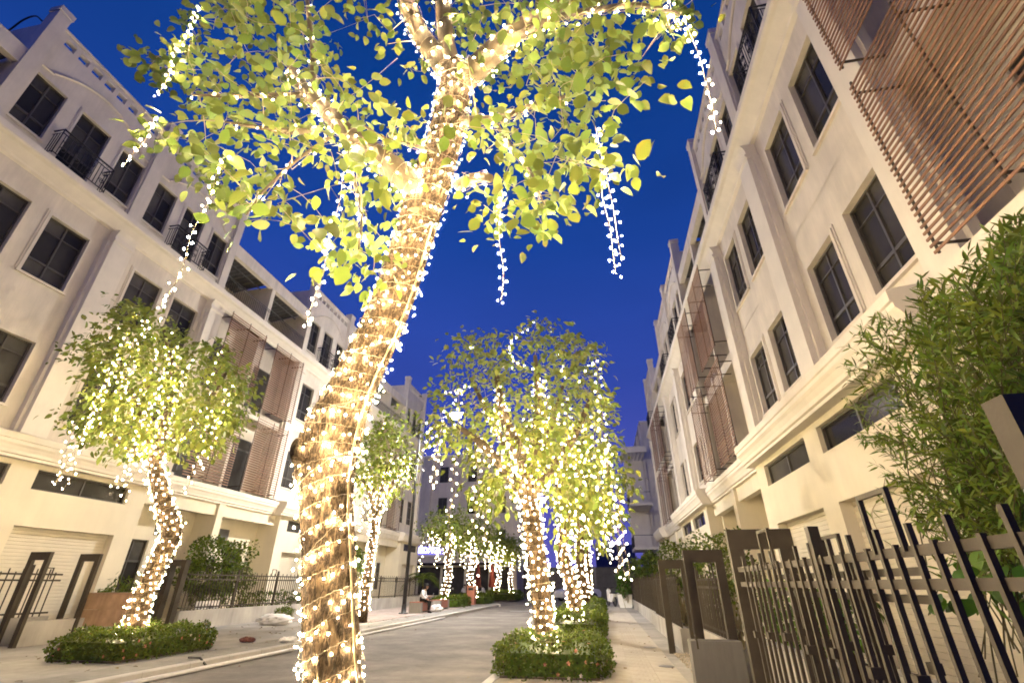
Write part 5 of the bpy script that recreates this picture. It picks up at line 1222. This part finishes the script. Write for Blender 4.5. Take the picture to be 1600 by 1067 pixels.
t = thing('leaning_board', 'white board leaning inside the long garden railing low down', 'board', (-13.48, 15.75, 0.53)); link('sheet', MB().box(0, 0.03, 0, 1.1, 0, 0.24).mesh('sheet', WHITEP), t)
# terracotta bin, folded parasols, table guests
bn = thing('litter_bin', 'square terracotta litter bin at the kerb bend', 'bin', (-9.35, 36.6, 0)); link('body_shell', MB().box(-0.28, 0.28, -0.25, 0.25, 0, 1.15).box(-0.31, 0.31, -0.28, 0.28, 1.151, 1.2).mesh('body_shell', RED), bn); link('slot', MB().box(-0.18, 0.18, -0.262, -0.251, 0.9, 1.05).mesh('slot', DARKP), bn)
for k, (x, y, lab) in enumerate(((-11.7, 48.0, 'folded red parasol nearer the terracotta bin'), (-11.0, 51.0, 'folded red parasol behind the two people at the table'))):
    u = thing('parasol', lab, 'parasol', (x, y, 0), 0, 'folded red parasols'); link('pole', MB().tube([(0, 0, 0), (0, 0, 3.1)], 0.03, 8).mesh('pole', STEEL, True), u)
    V = []; b = MB(); b.lathe([(0.02, 3.2), (0.10, 2.9), (0.24, 2.0), (0.34, 1.15), (0.28, 1.0), (0.05, 1.02)], 14); v2 = [(x_*(1 + 0.18*math.sin(7*math.atan2(y_, x_))), y_*(1 + 0.18*math.sin(7*math.atan2(y_, x_))), z_) for x_, y_, z_ in b.v]; b.v = v2
    link('folded_canopy', b.mesh('folded_canopy', REDCLOTH, True), u)
tb = thing('cafe_table', 'small round café table between the two far seated people', 'table', (-11.6, 45.9, 0)); link('tabletop', MB().lathe([(0, 0.74), (0.42, 0.74), (0.42, 0.71), (0, 0.71)], 18).mesh('tabletop', DARKP), tb); link('leg', MB().lathe([(0.03, 0.71), (0.03, 0.05), (0.22, 0.02), (0.22, 0)], 12).mesh('leg', DARKP), tb)
for k, (x, y, r, lab) in enumerate(((-12.6, 46.0, 0.0, 'person in pale top seated at the far table, left one'), (-10.6, 45.9, math.pi, 'person in pale top seated at the far table, right one'))):
    s = thing('stool', ('dark stool under the left seated table guest', 'dark stool under the right seated table guest')[k], 'stool', (x, y, 0), 0, 'stools at the far table', MB().box(-0.18, 0.18, -0.18, 0.18, 0.42, 0.47).box(-0.16, -0.12, -0.16, -0.12, 0, 0.42).box(0.12, 0.16, -0.16, -0.12, 0, 0.42).box(-0.16, -0.12, 0.12, 0.16, 0, 0.42).box(0.12, 0.16, 0.12, 0.16, 0, 0.42).mesh('stool', DARKP))
    seated_person(lab, (x, y, -0.01), r, cap=False)
# motorbikes
def scooter(label, x, y, rz, m):
    t = thing('motorbike', label, 'motorbike', (x, y, 0), rz, 'parked motorbikes')
    for u in (-0.62, 0.62):
        w = link('wheel', cached('whl', lambda: (lambda b: b.tube([(0.25*math.cos(a), 0, 0.25*math.sin(a)) for a in np.linspace(0, 2*math.pi, 19)], 0.05, 8, False) and b.mesh('wheel', DARKP, True))(MB())), t, (u, 0, 0.30))
        link('rim', cached('rim', lambda: MB().lathe([(0.0, -0.03), (0.05, -0.03), (0.05, 0.03), (0, 0.03)], 10).box(-0.2, 0.2, -0.02, 0.02, -0.012, 0.012).box(-0.02, 0.02, -0.2, 0.2, -0.012, 0.012).mesh('rim', STEEL)), w, (0, 0, 0), (math.pi/2, 0, 0))
    link('frame', MB().prism([(-0.75, 0.55), (-0.8, 0.72), (-0.2, 0.74), (-0.1, 0.42), (0.30, 0.40), (0.42, 0.95), (0.50, 0.93), (0.42, 0.32), (-0.3, 0.24), (-0.55, 0.35)], -0.13, 0.13, 'y').mesh('frame', m), t)
    link('seat', MB().prism([(-0.85, 0.74), (-0.82, 0.82), (-0.4, 0.84), (-0.15, 0.79), (-0.15, 0.742)], -0.14, 0.14).mesh('seat', DARKP), t)
    link('fork', MB().tube([(0.62, 0, 0.3), (0.50, 0, 0.7), (0.42, 0, 1.05)], 0.035, 7).mesh('fork', STEEL, True), t)
    link('handlebar', MB().tube([(0.36, -0.33, 1.08), (0.43, -0.1, 1.05), (0.43, 0.1, 1.05), (0.36, 0.33, 1.08)], 0.018, 6).mesh('handlebar', DARKP, True), t)
    link('headlight', MB().lathe([(0, 0.05), (0.07, 0.03), (0.08, -0.06), (0, -0.08)], 10, (0.5, 0, 0.98)).mesh('headlight', WHITEP, True), t)
    link('stand', MB().tube([(-0.05, 0.1, 0.3), (-0.05, 0.25, 0.0)], 0.014, 5).mesh('stand', STEEL), t)
scooter('motorbike parked on the tiled pavement just before the white planter', 0.35, 35.6, 1.9, WHITEP)
scooter('motorbike parked behind the bench plants at the left', -11.6, 38.4, 1.2, DARKP)
# white planters
for k, (x, y) in enumerate(((0.80, 33.3), (0.85, 38.5))):
    pt = thing('planter', ('square white planter on the pavement with the bright shrub', 'square white planter farther along the pavement')[k], 'planter', (x, y, 0), 0, 'white planters')
    link('tub', cached('tub', lambda: MB().prism([(0.0, 0.0), (0.72, 0.0), (0.80, 0.72), (-0.08, 0.72)], 0, 0.7).mesh('tub', WHITEP)), pt); link('soil', cached('tubs', lambda: MB().box(-0.05, 0.77, 0.03, 0.67, 0.722, 0.74).mesh('soil', SOIL)), pt)
# parked car at the end
cr_ = thing('parked_car', 'pale car parked at the end of the street, half hidden by a wrapped trunk', 'car', (-2.6, 50.5, -0.125), -2.5)
prof = [(-2.1, 0.35), (-2.15, 0.75), (-1.95, 0.98), (-1.35, 1.05), (-0.95, 1.45), (-0.2, 1.52), (0.55, 1.46), (1.15, 1.05), (1.95, 0.88), (2.15, 0.62), (2.1, 0.32)]
link('body', MB().prism(prof, -0.82, 0.82).mesh('body', CARP), cr_)
link('side_window', MB().prism([(-1.25, 1.06), (-0.88, 1.40), (0.5, 1.40), (1.0, 1.06)], -0.825, 0.825).mesh('side_window', GLASS), cr_)
link('rear_window', MB().poly([(-1.37, -0.66, 1.08), (-1.37, 0.66, 1.08), (-1.0, 0.6, 1.43), (-1.0, -0.6, 1.43)]).mesh('rear_window', GLASS), cr_)
link('windscreen', MB().poly([(1.14, -0.66, 1.075), (1.14, 0.66, 1.075), (0.6, 0.6, 1.44), (0.6, -0.6, 1.44)]).mesh('windscreen', GLASS), cr_)
for u in (-1.35, 1.35):
    for v in (-0.80, 0.80):
        w = link('wheel', cached('cw', lambda: MB().lathe([(0.0, -0.1), (0.28, -0.11), (0.34, -0.07), (0.34, 0.07), (0.28, 0.11), (0, 0.1)], 20).mesh('wheel', DARKP, True)), cr_, (u, v, 0.34), (math.pi/2, 0, 0))
        link('rim', cached('cwr', lambda: MB().lathe([(0, -0.115), (0.2, -0.115), (0.2, 0.115), (0, 0.115)], 12).mesh('rim', STEEL)), w)
for v in (-0.6, 0.6):
    link('headlight', cached('chl', lambda: MB().box(-0.03, 0.03, -0.16, 0.16, -0.06, 0.06).mesh('headlight', WHITEP)), cr_, (2.12, v, 0.72)); link('tail_light', cached('ctl', lambda: MB().box(-0.03, 0.03, -0.14, 0.14, -0.08, 0.08).mesh('tail_light', REDCLOTH)), cr_, (-2.12, v, 0.82))
# outdoor air-conditioning units in the louvred bays
for k, (x, y, z, lab) in enumerate(((5.55, 17.6, 5.1, 'white air conditioner unit low in the right louvred bay'), (5.55, 20.3, 8.85, 'white air conditioner unit high in the right louvred bay'))):
    a = thing('air_conditioner', lab, 'air conditioner', (x, y, z), 0, 'air conditioner units in the bays'); link('case', cached('acc', lambda: MB().box(-0.15, 0.15, -0.4, 0.4, 0, 0.55).mesh('case', WHITEP)), a); link('fan_grille', cached('acg', lambda: MB().lathe([(0.0, 0), (0.2, 0), (0.2, 0.02), (0, 0.02)], 16).mesh('fan_grille', DARKP)), a, (-0.151, -0.1, 0.28), (0, -math.pi/2, 0))

rc = thing('roof_cable', 'black cable looping over the roof edge at the upper left', 'cable')
link('cable', MB().tube(smooth_path([survey(-30, 70, 7.0), survey(10, 50, 6.9), survey(35, 32, 6.8), survey(55, 25, 6.7), survey(66, 33, 6.6)], 0.2), 0.03, 6).mesh('cable', DARKP, True), rc)

# fallen leaves on the pavements and in the gutters
fl = []
for k in range(260):
    if k % 3: fl.append((random.uniform(-12.8, KL - 0.2), random.uniform(7, 24), 0.006))
    elif k % 2: fl.append((random.uniform(KR + 0.2, 1.1), random.uniform(8.4, 22), 0.008))
    else: fl.append((random.choice([random.uniform(KR - 0.6, KR - 0.05), random.uniform(KL + 0.1, KL + 1.0)]), random.uniform(7, 26), -0.118))
fl = np.array(fl); rf = np.random.default_rng(91)
DRY = leaf_mat("leaf_dry", (0.16, 0.10, 0.04), (0.12, 0.07, 0.02))
link('fallen_leaves', leaves_mesh('fallen_leaves', fl, np.c_[rf.normal(0, 1, (len(fl), 2)), rf.normal(0, 0.08, len(fl))], np.c_[rf.normal(0, .15, (len(fl), 2)), np.ones(len(fl))], rf.uniform(0.06, 0.12, len(fl)), 'simple', DRY), kind='stuff')
